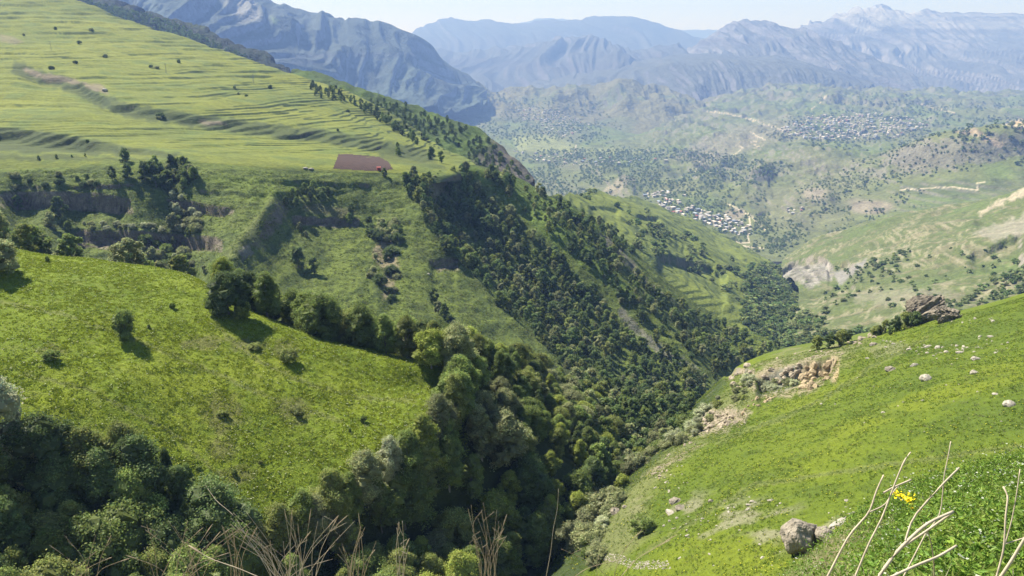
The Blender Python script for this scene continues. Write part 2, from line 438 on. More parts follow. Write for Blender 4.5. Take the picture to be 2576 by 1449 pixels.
# terraces
sp = 5.2 * (L.d / 800) ** 0.5
q = L.z / sp + 1.1 * fbm(L.x / 230, L.y / 210, 3, 20) + .2 * fbm(L.x / 45, L.y / 45, 2, 23)
fr = q - np.floor(q)
on = sst(-.15, .25, fbm(L.x / 85, L.z / 9 + L.y / 400, 3, 25)) * sst(350, 300, L.v - .05 * L.u + 40 * fbm(L.x / 100, L.y / 100, 2, 7) - 20)
on2 = sst(.0, .3, fbm(L.x / 100, L.z / 6, 3, 27)) * .8
on = np.maximum(on, on2) * (1 - .6 * sst(680, 880, L.u)) * sst(.06, .14, L.T)
rise = sst(.70, .98, fr)
L.lift(on * (rise - fr) * sp * 0.42)
q2 = L.z / (sp * .42) + 1.8 * fbm(L.x / 140, L.y / 120, 3, 28); fr2 = q2 - np.floor(q2)
on3 = 1.2 * sst(-.1, .2, fbm(L.x / 60, L.z / 5, 3, 29)) * sst(.12, .2, L.T)
L.lift(on3 * (sst(.6, .95, fr2) - fr2) * sp * .42 * .45)
SCL = [(40,168),(100,192),(200,222),(280,262),(340,284),(400,290),(500,302),(620,320),(780,340),(960,368),(1080,394)]
L.scarp([(40,168),(100,192),(200,215),(280,262),(400,282),(500,300),(620,318),(780,335),(960,365),(1080,390)], 17, 11, 34, 60)
L.scarp([(-100,325),(0,330),(150,345),(300,375),(440,392)], 30, 10, 40, 80); L.scarp([(-100,378),(60,384),(200,396),(300,402)], 9, 4, 20, 50)
L.colour(G_TERR)
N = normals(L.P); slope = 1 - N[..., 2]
n = fbm(L.x / 120, L.y / 120, 4, 15); n2 = fbm(L.x / 22, L.y / 22, 4, 16)
L.mix((0.160, 0.178, 0.030), sst(0.0, 0.4, n) * .8); L.mix((0.105, 0.132, 0.030), sst(0.1, 0.5, -n) * .7); L.mix((0.085, 0.125, 0.035), sst(0.1, 0.4, n2) * .5)
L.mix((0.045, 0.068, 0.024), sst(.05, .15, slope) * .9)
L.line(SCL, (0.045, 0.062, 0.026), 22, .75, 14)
L.mix((0.13, 0.11, 0.08), sst(.30, .45, slope + .1 * n2) * .7)
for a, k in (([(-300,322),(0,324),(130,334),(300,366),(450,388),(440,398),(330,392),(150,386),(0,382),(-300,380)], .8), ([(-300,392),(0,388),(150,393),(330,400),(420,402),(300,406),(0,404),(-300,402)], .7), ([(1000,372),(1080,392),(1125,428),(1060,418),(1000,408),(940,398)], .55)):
    L.paint(a, (0.050, 0.066, 0.026), 5, 8, k, 30)  # shade of the steep scarps painted into the grass colour
for a in ([(60,172),(110,185),(190,200),(205,212),(120,205),(60,185)], [(205,205),(260,215),(272,235),(225,225)], [(500,302),(560,306),(570,314),(505,312)]):
    L.paint(a, (0.20,0.16,0.12), 4, 6, .7, 14)
L.mix((0.17, 0.15, 0.09), mask([(0,85),(30,92),(60,105),(40,112),(0,105)], L.u, L.v, 4) * .7)
mat_terr = terrain_mat('terrace_grass', 0.10, 0.5, 0.80, 1.2, 0.6, 1.5, stretch=(.6, 1, 1))
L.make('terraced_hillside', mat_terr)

# ============ 4. dark rocky spur behind the terraces
U = Land([
 [(640,300,930),(780,340,930),(900,370,930),(1020,400,930),(1120,440,930),(1220,480,920),(1290,520,900),(1340,540,900)],
 [(700,220,1120),(800,255,1060),(900,285,1020),(1010,330,1000),(1110,375,1000),(1200,420,985),(1270,455,970),(1325,480,950)],
 [(720,190,1250),(820,222,1180),(930,262,1130),(1040,310,1100),(1130,350,1080),(1215,390,1060),(1280,425,1040),(1338,462,1010)],
 [(740,172,1380),(850,208,1300),(960,250,1240),(1060,280,1210),(1160,308,1180),(1230,345,1150),(1290,400,1110),(1345,460,1060)],
], 150, 240, skirt=[(60,60),(200,300)])
U.lift(9 * fbm(U.x / 60, U.y / 60, 4, 50) + 4 * fbm(U.x / 15, U.y / 15, 3, 51))
U.colour((0.085, 0.13, 0.03)); N = normals(U.P); slope = 1 - N[..., 2]; n = fbm(U.x / 40, U.y / 40, 4, 52)
U.mix((0.05, 0.075, 0.025), sst(-.1, .3, n) * .7); U.mix((0.13, 0.11, 0.10), sst(1180, 1260, U.u + 60 * n) * .8); U.mix((0.13, 0.11, 0.10), sst(.4, .55, slope + .1 * n) * .7)
U.make('rocky_spur', mat_face)

# ============ 5. right meadow
RM = Land([
 [(1300,1520,150),(1520,1490,128),(1750,1480,108),(2000,1490,91),(2300,1490,78),(2560,1490,72),(3000,1480,66)],
 [(1430,1370,176),(1530,1325,155),(1750,1300,135),(2000,1290,120),(2300,1250,108),(2560,1220,100),(3000,1170,92)],
 [(1540,1240,205),(1640,1180,186),(1850,1150,166),(2050,1120,152),(2300,1050,142),(2560,985,137),(3000,900,128)],
 [(1650,1100,275),(1750,1075,236),(1900,1030,216),(2100,980,205),(2300,910,200),(2560,840,194),(3000,720,184)],
 [(1790,985,400),(1840,930,330),(1950,882,312),(2150,845,295),(2340,800,280),(2576,737,263),(3000,590,245)],
 [(1880,975,520),(1930,940,420),(2030,900,390),(2200,870,375),(2380,835,350),(2600,790,330),(3000,680,310)],
 [(1930,985,640),(1990,970,560),(2080,950,520),(2250,930,500),(2420,900,480),(2640,870,450),(3000,800,420)],
], 380, 430, wr=[.8,1,1,1,.35,.3], ext='R')
RM.lift(1.2 * fbm(RM.x / 45, RM.y / 45, 3, 3) + 0.5 * fbm(RM.x / 11, RM.y / 11, 3, 4) + 0.12 * fbm(RM.x / 2.5, RM.y / 2.5, 2, 8))
RM.bump([(1950,1130),(2080,1200),(2200,1230),(2400,1250)], 30, -8); RM.bump([(2170,1200),(2250,1190)], 30, 8)
RM.scarp([(1900,945),(1960,930),(2040,908),(2110,900)], 55, 5, 45, 20, 6); RM.scarp([(1770,1045),(1830,1032),(1880,1040)], 26, 4, 30, 15)
RM.scarp([(1820,930),(1900,925)], 16, 4, 30, 12)
RM.colour(G_RIGHT)
n = fbm(RM.x / 30, RM.y / 30, 4, 9); n2 = fbm(RM.x / 6, RM.y / 6, 3, 10); n3 = fbm(RM.x / 1.8, RM.y / 1.8, 2, 12)
RM.mix((0.118, 0.150, 0.013), sst(0.0, 0.45, n)); RM.mix((0.070, 0.105, 0.014), sst(0.1, 0.5, -n) * .8); RM.mix((0.060, 0.092, 0.014), sst(0.15, 0.5, n2) * .5)
RM.mix((0.13, 0.165, 0.055), sst(0.0, 0.5, fbm(RM.x / 14, RM.y / 14, 3, 14)) * sst(820, 780, RM.v + (2350 - RM.u) * -.35 + 0) * .3)
# the dry, stony left flank above the stream and the bush belt
lf = mask([(1500,1440),(1490,1300),(1700,1100),(1840,960),(2000,880),(2180,850),(2150,900),(1960,990),(1880,1020),(1740,1130),(1620,1260),(1640,1330),(1560,1420)], RM.u + 22 * n2, RM.v + 22 * n, 22)
RM.mix((0.135, 0.145, 0.060), lf * .75); RM.mix((0.26, 0.22, 0.15), lf * sst(.12, .4, fbm(RM.x / 7, RM.y / 7, 4, 66)) * sst(1560, 1680, RM.u) * .8); 
RM.mix((0.045, 0.065, 0.022), mask([(1300,1600),(1480,1430),(1530,1290),(1640,1170),(1760,1060),(1830,960),(1760,900),(1500,1100),(1300,1400)], RM.u, RM.v, 14))
RM.mix((0.24, 0.22, 0.15), sst(.1, .45, n2) * mask([(1640,1330),(1700,1240),(1900,1260),(2100,1290),(2110,1340),(1960,1380),(1760,1360)], RM.u, RM.v, 30) * .6)
N = normals(RM.P); slope = 1 - N[..., 2]
cl = sst(.36, .5, slope + .05 * n2) * mask([(1740,1120),(1760,1020),(1880,900),(2130,885),(2130,960),(2000,1010),(1880,1070),(1790,1100)], RM.u, RM.v, 10)
RM.mix((0.27, 0.225, 0.155), cl); RM.mix((0.38, 0.29, 0.16), cl * sst(2000, 2030, RM.u)); RM.mix((0.22, 0.20, 0.18), cl * sst(.0, .3, fbm(RM.x / 4, RM.z / 2, 3, 60)) * .7)
RM.paint([(1760,1092),(1765,1040),(1830,1020),(1890,1035),(1870,1070),(1800,1095)], (0.25,0.215,0.15), 6, 12, .85, 14); RM.paint([(1890,985),(1905,940),(1960,915),(2110,898),(2115,935),(2060,975),(2000,1000),(1930,1000)], (0.27,0.225,0.15), 6, 14, .75, 16)
RM.paint([(1905,975),(1960,930),(2020,920),(2010,965),(1960,985),(1910,995)], (0.15,0.16,0.13), 6, 10, .8, 16)
RM.paint([(2170,880),(2240,855),(2290,870),(2270,890),(2200,900)], (0.20,0.19,0.12), 8, 10, .5, 16)
RM.mix((0.05, 0.065, 0.03), sst(2, 3, RM.T * 6 - 2.2) * 0)
RM.mix((0.09, 0.105, 0.045), sst(330, 380, RM.y) * (RM.T > .6))
for pl in ([(1800,1110),(1950,1060),(2080,1000),(2200,920),(2330,850)], [(1600,1400),(1760,1300),(1900,1220),(2100,1190),(2300,1160),(2576,1120)], [(1980,1450),(2020,1400),(2120,1340),(2260,1260)]):
    RM.line(pl, (0.16, 0.17, 0.06), 8, .45, 10); RM.line(pl, (0.045, 0.07, 0.016), 3, .5, 10)
RM.make('right_meadow', terrain_mat('right_meadow_grass', 0.8, 3.5, 0.80, 1.22, 0.8, 0.4))

# ============ 6. bank at the viewer's feet, falling away towards the gully
ys = [-6, -1.5, 1, 3, 6, 10, 15, 20, 27, 40, 62, 96]
zr = [1.2, -1.3, -1.9, -3.0, -4.9, -7.0, -9.35, -11.7, -19, -32, -51, -80]
zl = [1.0, -1.4, -2.3, -3.6, -6.3, -9.6, -13.6, -17.8, -24, -35, -54, -84]
xs = [-60, -25, -10, -5, -2.5, -1, .5, 2, 3.5, 5, 7, 10, 14, 20, 32, 60]
rows = []
for y, a, b in zip(ys, zr, zl):
    rows.append([(x, y, b + (a - b) * float(sst(.2 + .25 * y, .5 + .62 * y, x)) - max(0, -x - 4) * .25) for x in xs])
NB = Land(rows, 260, 330, wr=[.4,.6,1,1.4,1.6,1.6,1.4,1,.6,.5,.4], wc=[.3,.4,.8,1,1,1,1.2,1.2,1.2,1.2,1.2,1.2,1,.6,.3], raw=True)
near = sst(-2, 3, NB.y) * sst(30, 20, NB.y)
NB.lift(near * (.18 * fbm(NB.x / 1.6, NB.y / 1.6, 3, 3) + .35 * fbm(NB.x / 5, NB.y / 5, 2, 5)))
NB.colour((0.08, 0.13, 0.02)); n = fbm(NB.x / 2, NB.y / 2, 4, 4)
NB.mix((0.07, 0.09, 0.025), sst(0, .4, n) * .7)
NB.mix((0.22, 0.20, 0.11), (1 - sst(-.6, .8, NB.x - (1.2 + .45 * NB.y))) * .8)
NB.make('near_bank', terrain_mat('bank_soil', 4, 18, 0.7, 1.3, 0.8, 0.06))

# ============ 7. bright pasture shoulder beyond the wooded spurs
GS = Land([
 [(1330,500,950),(1420,560,950),(1540,660,930),(1650,760,900),(1800,880,840),(1960,940,760)],
 [(1400,488,1000),(1500,560,1000),(1640,650,960),(1770,740,930),(1880,820,890),(1985,870,860)],
 [(1440,484,1150),(1560,550,1120),(1690,640,1070),(1830,730,1040),(1930,790,1010),(2020,830,980)],
 [(1500,482,1450),(1620,535,1400),(1740,605,1350),(1860,680,1280),(1960,745,1200),(2040,780,1150)],
 [(1570,492,1850),(1680,540,1780),(1790,600,1680),(1890,655,1580),(1970,705,1480),(2050,740,1400)],
 [(1640,520,2250),(1740,560,2150),(1830,600,2050),(1905,640,1950),(1970,672,1850),(2040,700,1700)],
 [(1680,600,2400),(1770,620,2300),(1850,650,2200),(1920,680,2100),(1980,720,1980),(2050,760,1850)],
], 260, 260, wr=[.5,1,1,1,1,.4])
GS.lift(GS.d / 1200 * (10 * fbm(GS.x / 130, GS.y / 130, 4, 70) + 3 * fbm(GS.x / 35, GS.y / 35, 4, 71)))
q = GS.z / 7 + 1.5 * fbm(GS.x / 200, GS.y / 200, 3, 20); fr = q - np.floor(q); on = sst(-.1, .3, fbm(GS.x / 80, GS.y / 80, 3, 25))
GS.lift(on * (sst(.6, .98, fr) - fr) * 7 * .22)
GS.scarp([(1650,640),(1720,652),(1790,668),(1830,690)], 22, 4, 60, 20); GS.scarp([(1600,540),(1660,548)], 10, 3, 20, 12); GS.scarp([(1480,516),(1560,528)], 8, 3, 20, 12)
GS.colour((0.150, 0.182, 0.036)); N = normals(GS.P); slope = 1 - N[..., 2]; n = fbm(GS.x / 60, GS.y / 60, 4, 72)
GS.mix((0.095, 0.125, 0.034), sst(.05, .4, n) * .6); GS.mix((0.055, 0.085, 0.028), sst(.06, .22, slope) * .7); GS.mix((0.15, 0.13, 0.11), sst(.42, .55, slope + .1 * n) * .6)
mat_far = terrain_mat('far_slope_grass', 0.06, 0.3, 0.78, 1.22, 0.7, 3.0)
GS.make('pasture_shoulder', mat_far)

# ============ 8. dry slopes across the valley
RSL = Land([
 [(1850,960,560),(2050,940,580),(2250,920,580),(2500,890,560),(2950,860,540)],
 [(1960,850,800),(2120,828,790),(2300,800,770),(2500,780,740),(2950,740,700)],
 [(1990,790,960),(2160,750,930),(2330,720,900),(2520,700,870),(2950,620,820)],
 [(2010,720,1200),(2190,690,1140),(2360,660,1080),(2550,630,1020),(2950,540,960)],
 [(1975,665,1550),(2150,628,1450),(2330,590,1350),(2530,550,1260),(2950,440,1150)],
 [(1950,640,1850),(2090,585,1800),(2260,545,1680),(2430,502,1560),(2576,470,1500),],
 [(1960,660,2000),(2110,610,1950),(2280,575,1850),(2450,535,1750),(2600,510,1700)],
], 260, 300, wr=[.4,1,1,1,1,.3]) if False else Land([
 [(1850,960,560),(2050,940,580),(2250,920,580),(2500,890,560),(2950,860,540)],
 [(1960,850,800),(2120,828,790),(2300,800,770),(2500,780,740),(2950,740,700)],
 [(1990,790,960),(2160,750,930),(2330,720,900),(2520,700,870),(2950,620,820)],
 [(2010,720,1200),(2190,690,1140),(2360,660,1080),(2550,630,1020),(2950,540,960)],
 [(1965,672,1550),(2150,628,1450),(2330,590,1350),(2530,545,1260),(2950,440,1150)],
 [(1980,640,1850),(2110,583,1780),(2270,545,1680),(2500,495,1540),(2950,390,1350)],
 [(2000,670,2000),(2130,620,1950),(2290,580,1850),(2510,545,1750),(2950,450,1600)],
], 280, 330, wr=[.4,1,1,1,1,.3], ext='R')
for ln, w, h in (([(1960,770),(2100,720),(2300,700),(2560,640)], 24, -16), ([(1980,700),(2150,690),(2300,640),(2576,600)], 16, 9), ([(2010,850),(2150,800),(2330,760)], 20, 10),
                 ([(2050,640),(2250,600),(2450,560)], 14, 8), ([(2150,740),(2330,690),(2560,660)], 18, -10), ([(2000,660),(2200,620),(2400,575),(2576,545)], 12, -8)):
    RSL.bump(ln, w, h)
RSL.lift(RSL.d / 1200 * (2.2 * (ridged(RSL.x / 22 + RSL.y / 30, RSL.z / 20, 2, 85) - .5) + 12 * fbm(RSL.x / 140, RSL.y / 140, 4, 80) + 5 * (ridged(RSL.x / 60 + RSL.y / 90, RSL.z / 60, 3, 81) - .5) + 1.2 * fbm(RSL.x / 14, RSL.y / 14, 3, 82)))
RSL.scarp([(1960,690),(2000,655),(2060,645),(2090,660)], 14, 4, 50, 14); RSL.scarp([(2080,672),(2130,656),(2150,660)], 20, 4, 40, 10)
RSL.scarp([(2440,640),(2500,618),(2576,590)], 20, 4, 40, 20); RSL.scarp([(2030,745),(2120,722),(2230,728)], 8, 3, 20, 20)
RSL.colour((0.100, 0.122, 0.046)); N = normals(RSL.P); slope = 1 - N[..., 2]; n = fbm(RSL.x / 90, RSL.y / 90, 4, 83); n2 = fbm(RSL.x / 15, RSL.y / 15, 4, 84)
RSL.mix((0.095, 0.13, 0.042), sst(0, .4, n) * .8); RSL.mix((0.20, 0.175, 0.115), sst(.05, .45, n2 - .3 * n) * .55)
ct = fbm(RSL.x / 26 + RSL.y / 60, RSL.z / 1.6, 3, 86); RSL.lift(.55 * ct)
RSL.mix((0.27, 0.245, 0.165), sst(.12, .4, ct) * sst(-.1, .25, -n) * .6); RSL.mix((0.07, 0.09, 0.035), sst(.1, .4, -ct) * .5)
RSL.mix((0.075, 0.10, 0.035), sst(.18, .34, slope + .05 * n) * .4); RSL.mix((0.25, 0.22, 0.19), sst(.42, .55, slope + .08 * n2) * .8)
RSL.strata([(1960,700),(2000,660),(2085,658),(2105,690),(2040,728),(2010,712)], (0.21,0.195,0.18), 6, 14, 7, .8)
RSL.paint([(2100,690),(2180,652),(2170,672),(2110,720)], (0.22,0.21,0.20), 4, 6, .8, 18)
RSL.paint([(2455,535),(2510,506),(2600,466),(2600,490),(2530,508),(2470,540)], (0.36,0.31,0.23), 4, 10, .75, 14)
RSL.paint([(2440,585),(2600,530),(2600,590),(2500,600)], (0.26,0.24,0.19), 6, 22, .6, 16)
RSL.paint([(2150,740),(2260,728),(2420,735),(2340,760),(2150,765)], (0.22,0.20,0.15), 8, 14, .5, 12)
RSL.make('dry_slopes', mat_far)

# ============ 9. far valley: floor, hills and the village plateau
VF = Land([
 [(1000,700,1900),(1350,700,2000),(1550,680,2100),(1750,690,2200),(1900,660,2300),(2050,650,2350),(2250,640,2350),(2500,600,2350),(3000,560,2300)],
 [(1100,600,2500),(1350,580,2600),(1550,575,2650),(1750,580,2700),(1880,590,2700),(2050,570,2700),(2250,540,2650),(2500,500,2550),(3000,440,2500)],
 [(1100,520,3200),(1350,510,3250),(1550,505,3250),(1750,500,3250),(1900,500,3200),(2050,480,3150),(2250,455,3000),(2480,420,2800),(3000,340,2700)],
 [(1100,460,3900),(1350,452,3950),(1550,450,3900),(1750,445,3850),(1900,440,3750),(2050,425,3600),(2200,395,3350),(2430,335,3000),(3000,280,2800)],
 [(1100,410,4700),(1350,400,4800),(1550,402,4700),(1720,400,4600),(1880,395,4500),(2020,385,4300),(2200,385,4000),(2430,365,3700),(3000,330,3500)],
 [(1100,355,5700),(1300,352,5700),(1500,358,5600),(1640,360,5500),(1800,350,5400),(2000,340,5200),(2200,345,5100),(2430,335,5000),(3000,320,4800)],
 [(1000,300,6900),(1250,305,6900),(1450,312,6800),(1600,330,6600),(1740,310,6500),(2000,290,6400),(2200,295,6300),(2430,290,6200),(3000,285,6000)],
 [(900,262,8200),(1200,262,8200),(1400,278,8000),(1580,300,7800),(1720,285,7500),(1950,250,7500),(2200,252,7500),(2430,262,7400),(3000,268,7200)],
 [(860,236,9800),(1150,238,9800),(1350,262,9400),(1550,285,9200),(1745,272,8200),(1960,220,8400),(2200,228,8500),(2430,243,8500),(3000,252,8400)],
], 420, 520, skirt=[(500,100),(1500,900)], ext='R')
ht = sst(.08, .3, VF.T)
VF.bump([(1590,500),(1560,470),(1520,440)], 22, 20); VF.bump([(1800,440),(1760,450)], 14, 14); VF.bump([(1905,455),(1925,440)], 16, 26); VF.bump([(1870,480),(1920,470)], 20, 14)
VF.bump([(2000,510),(2080,500)], 20, 18); VF.bump([(1850,520),(1900,530)], 16, 12); VF.bump([(1660,360),(1690,385),(1640,365)], 14, 6); VF.bump([(1330,355),(1400,350)], 20, 8)
VF.bump([(1690,420),(1740,440),(1690,470),(1560,490)], 12, -8); VF.bump([(2000,400),(2100,420),(1900,430)], 16, 8)
VF.lift(VF.d / 4000 * ((1 - .8 * sst(1720, 1540, VF.u)) * ht * (52 * (ridged(VF.x / 150, VF.y / 230, 4, 95) - .6) + 17 * (ridged(VF.x / 50, VF.y / 75, 3, 96) - .6)) + 34 * fbm(VF.x / 500, VF.y / 500, 3, 90) * (1 - .6 * sst(1700, 1500, VF.u)) + 22 * (ridged(VF.x / 330, VF.y / 420, 4, 91) - .55) * ht * (1 - .75 * sst(1720, 1560, VF.u)) + 4 * fbm(VF.x / 60, VF.y / 60, 4, 92)))
q = VF.z / 16 + 1.5 * fbm(VF.x / 600, VF.y / 600, 3, 20); fr = q - np.floor(q); on = sst(-.1, .3, fbm(VF.x / 400, VF.y / 500, 3, 25))
VF.lift(on * (sst(.65, .98, fr) - fr) * 16 * .5)
VF.scarp([(2060,258),(2130,250),(2250,262)], 8, 3, 20, 20); VF.scarp([(2420,325),(2500,335),(2560,370)], 10, 3, 20, 12)
VF.colour((0.112, 0.130, 0.046)); N = normals(VF.P); slope = 1 - N[..., 2]; n = fbm(VF.x / 350, VF.y / 500, 4, 93); n2 = fbm(VF.x / 80, VF.y / 110, 4, 94)
VF.mix((0.102, 0.140, 0.034), sst(0, .4, n) * .8); VF.mix((0.066, 0.082, 0.034), sst(.0, .4, n2) * .6); VF.mix((0.150, 0.148, 0.085), sst(.1, .45, -n) * .45)
VF.mix((0.17, 0.155, 0.135), sst(.12, .28, slope + .06 * n2) * .65)
VF.paint([(1290,345),(1400,335),(1445,370),(1440,385),(1300,380)], (0.19,0.21,0.08), 5, 5, .8, 30); VF.paint([(1460,370),(1600,375),(1640,385),(1560,392),(1450,384)], (0.18,0.20,0.07), 5, 5, .7, 30)
VF.paint([(1700,380),(1900,300),(2050,300),(1930,360),(1760,420)], (0.17,0.16,0.12), 12, 16, .55, 30)
VF.paint([(2400,330),(2450,322),(2530,360),(2520,375),(2460,345)], (0.33,0.26,0.18), 3, 6, .75, 14)
VF.paint([(2530,305),(2600,295),(2600,335),(2560,325)], (0.36,0.28,0.18), 3, 4, .85, 14)
VF.paint([(1500,490),(1570,440),(1600,445),(1570,475),(1530,500)], (0.24,0.21,0.15), 4, 8, .7, 14)
VF.paint([(1890,430),(1925,415),(1945,455),(1900,458)], (0.06,0.06,0.055), 4, 4, .8, 14)
for c in ((2050,490,36,18),(2180,520,60,20),(1850,540,30,14)): VF.mix((0.19,0.17,0.12), 1 - sst(.6, 1.2, np.hypot((VF.u - c[0]) / c[2], (VF.v - c[1]) / c[3]) + .4 * n2))
ROADS = [([(1772,280),(1830,285),(1890,300),(1940,318),(1975,330)], 2.2), ([(1888,330),(1905,342),(1925,352),(1885,358),(1910,368)], 2.2), ([(1845,390),(1858,382),(1870,372),(1856,366)], 1.8), ([(1750,432),(1757,422),(1768,410),(1758,404)], 1.8),
         ([(1448,366),(1449,378),(1444,388),(1420,385)], 2.4), ([(1418,398),(1420,408),(1414,416)], 2.0), ([(2306,259),(2350,272),(2410,285)], 1.8), ([(1822,510),(1850,522),(1885,540),(1905,560),(1925,580)], 3.0),
         ([(1884,545),(1888,575),(1880,595),(1886,610),(1850,612)], 3.2), ([(2265,478),(2330,474),(2400,470),(2440,476),(2460,478),(2455,462),(2476,458)], 2.4), ([(2520,312),(2600,322)], 2.4), ([(2080,240),(2060,262),(2040,275)], 1.6), ([(1850,605),(1860,618),(1920,625)], 4)]
for pl, w in ROADS: VF.line(pl, (0.42, 0.37, 0.27), w * .72, .9, 1.5)
VF.make('valley_floor', terrain_mat('valley_grass', 0.02, 0.09, 0.76, 1.25, 0.6, 8.0))

# ============ 10. hills in the middle of the valley
CH = Land([
 [(1120,330,6400),(1250,350,6300),(1400,362,6200),(1520,372,6100),(1640,380,6000),(1720,350,6200),(1800,320,6500)],
 [(1130,265,7400),(1240,272,7300),(1380,285,7200),(1500,300,7100),(1620,290,7000),(1700,290,7100),(1770,290,7300)],
 [(1140,228,8400),(1250,232,8300),(1295,222,8250),(1440,224,8200),(1600,218,8100),(1680,240,8100),(1765,272,8000)],
], 130, 260, skirt=[(300,150),(900,600)])
CH.push((210 * (ridged(CH.x / 700, CH.y / 1100, 4, 100) - .55) + 80 * (ridged(CH.x / 160, CH.y / 260, 3, 103) - .55)) * sst(.05, .4, CH.T) * sst(1100, 1200, CH.u));
CH.colour((0.125, 0.125, 0.062)); N = normals(CH.P); slope = 1 - N[..., 2]; n = fbm(CH.x / 300, CH.y / 300, 4, 101)
CH.mix((0.085, 0.11, 0.045), sst(0, .4, n) * .7); CH.mix((0.10, 0.095, 0.09), sst(.22, .42, slope) * .8)
mat_mt = terrain_mat('mountain_ground', 0.006, 0.03, 0.78, 1.25, 0.8, 30.0)
CH.make('valley_hills', mat_mt)

# ============ 11. mountains
def mountain(name, rows, nr, nc, base, amp, wl, seed, rockcol, forest=None, skirt=((600, 300), (1500, 2500)), vstretch=2.5, shift=0.5, slo=.35, shi=.55, fine=.95, tilt=0, wr=None, ext=''):
    A = Land(rows, nr, nc, skirt=list(skirt), wr=wr, ext=ext)
    s = A.x / wl; t = A.z / wl / vstretch + A.y / wl / vstretch * .6
    warp = .6 * fbm(A.x / wl / 2.2, A.y / wl / 2.2, 2, seed + 9)
    s2 = s + warp + tilt * (A.z / wl)
    tk = 1 - .65 * sst(.45, .8, A.T)
    A.push(tk * amp * (ridged(s2, t, 5, seed) - .58) + tk * amp * fine * (ridged(s2 * 3.7, t * 1.6, 3, seed + 5) - .55) + amp * .10 * (ridged(s2 * 11, t * 4, 2, seed + 6) - .5))
    base = tuple(np.array(base) * np.array([.5, .56, .72])); rockcol = tuple(np.array(rockcol) * np.array([.46, .50, .62]))  # albedo shifted to blue, adding haze blue to the ground and rock tones
    A.colour(base); N = normals(A.P); slope = 1 - N[..., 2]; n = fbm(s * 1.7, A.z / wl * 1.7, 4, seed + 7)
    st = fbm(s * .25, A.z / (wl * .10), 3, seed + 8)
    if forest: A.mix(forest, sst(-.05, .25, n) * .8)
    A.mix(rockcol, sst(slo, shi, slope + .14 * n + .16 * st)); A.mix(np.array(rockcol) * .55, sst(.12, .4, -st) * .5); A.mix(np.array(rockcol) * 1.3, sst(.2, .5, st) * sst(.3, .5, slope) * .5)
    return A, n, st, slope
A, n, st, sl = mountain('m', [
 [(300,330,4300),(500,330,4300),(700,320,4500),(850,300,4800),(1000,290,5400),(1120,280,6200),(1230,262,7200)],
 [(200,160,4900),(430,140,5000),(640,190,5100),(800,215,5300),(960,238,5800),(1100,245,6600),(1225,250,7400)],
 [(200,20,5500),(430,20,5600),(640,90,5700),(780,150,5800),(930,175,6200),(1080,200,6900),(1215,235,7600)],
 [(100,-120,6300),(430,-90,6400),(600,20,6300),(720,60,6300),(880,115,6600),(1050,160,7200),(1205,222,7900)],
 [(100,-260,7300),(430,-160,7400),(560,-40,7300),(690,10,7200),(850,44,7300),(1020,95,7700),(1190,205,8300)],
], 200, 330, (0.075, 0.085, 0.055), 190, 700, 200, (0.21, 0.21, 0.215), (0.045, 0.06, 0.045), tilt=.3, slo=.42, shi=.62, ext='L')
A.C = A.C * np.array([1.25, 1.35, 1.5]); A.mix((0.27, 0.26, 0.25), mask([(560,0),(640,-10),(660,50),(600,60)], A.u + 20 * n, A.v, 12) * .5); A.mix((0.11, 0.15, 0.055), mask([(680,40),(705,50),(690,62)], A.u, A.v, 4))  # lighter, bluer albedo first: extra haze painted into the left mountain
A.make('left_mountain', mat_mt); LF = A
A, n, st, sl = mountain('m', [
 [(100,120,2100),(300,160,2100),(480,210,2000),(640,240,1900),(760,260,1900),(860,280,1900)],
 [(100,0,2500),(300,60,2450),(450,110,2350),(580,155,2250),(700,190,2200),(820,215,2150)],
 [(60,-60,2900),(200,-10,2850),(330,22,2750),(430,50,2650),(560,98,2550),(660,155,2450)],
], 120, 200, (0.035, 0.05, 0.022), 34, 160, 230, (0.12, 0.12, 0.10), (0.03, 0.045, 0.02), skirt=((200, 100), (400, 600)))
A.make('wooded_ridge', terrain_mat('wooded_ridge_ground', 0.03, 0.09, 0.55, 1.5, 1.0, 14.0)); DW = A
A, n, st, sl = mountain('m', [
 [(980,250,11000),(1150,260,10500),(1300,262,10000),(1500,268,9500),(1700,285,9000),(1850,290,8800)],
 [(1000,180,12500),(1150,190,12300),(1300,178,12000),(1480,160,11500),(1640,165,11200),(1850,170,11000)],
 [(1000,130,15000),(1150,135,14500),(1300,125,14000),(1440,100,13600),(1560,122,13400),(1850,140,13000)],
], 150, 320, (0.13, 0.13, 0.105), 230, 1200, 300, (0.24, 0.22, 0.205), None, tilt=-.5, slo=.25, shi=.5)
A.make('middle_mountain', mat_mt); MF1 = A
A, n, st, sl = mountain('m', [
 [(900,200,15500),(1100,190,15500),(1300,180,15500),(1500,180,15000),(1700,190,14500),(1950,190,14500)],
 [(900,150,17000),(1100,115,17000),(1300,110,17000),(1450,115,16500),(1650,120,16500),(1950,130,16500)],
 [(900,125,19000),(1015,92,19000),(1070,66,19000),(1150,50,19000),(1220,58,19000),(1290,66,19000),] if False else [(940,120,19000),(1060,70,19000),(1150,50,19000),(1300,66,19000),(1600,60,18500),(1950,130,18000)],
], 90, 240, (0.12, 0.125, 0.10), 170, 1500, 320, (0.27, 0.25, 0.23), None, slo=.3, shi=.5)
A.lift(0 * A.z)
for ln, w, h in (([(1380,62),(1480,52),(1560,54)], 50, 10), ([(1600,60),(1650,64)], 30, 8), ([(1700,90),(1760,100)], 40, -6)): A.bump(ln, w, h)
A.make('far_mountain', mat_mt); MF2 = A
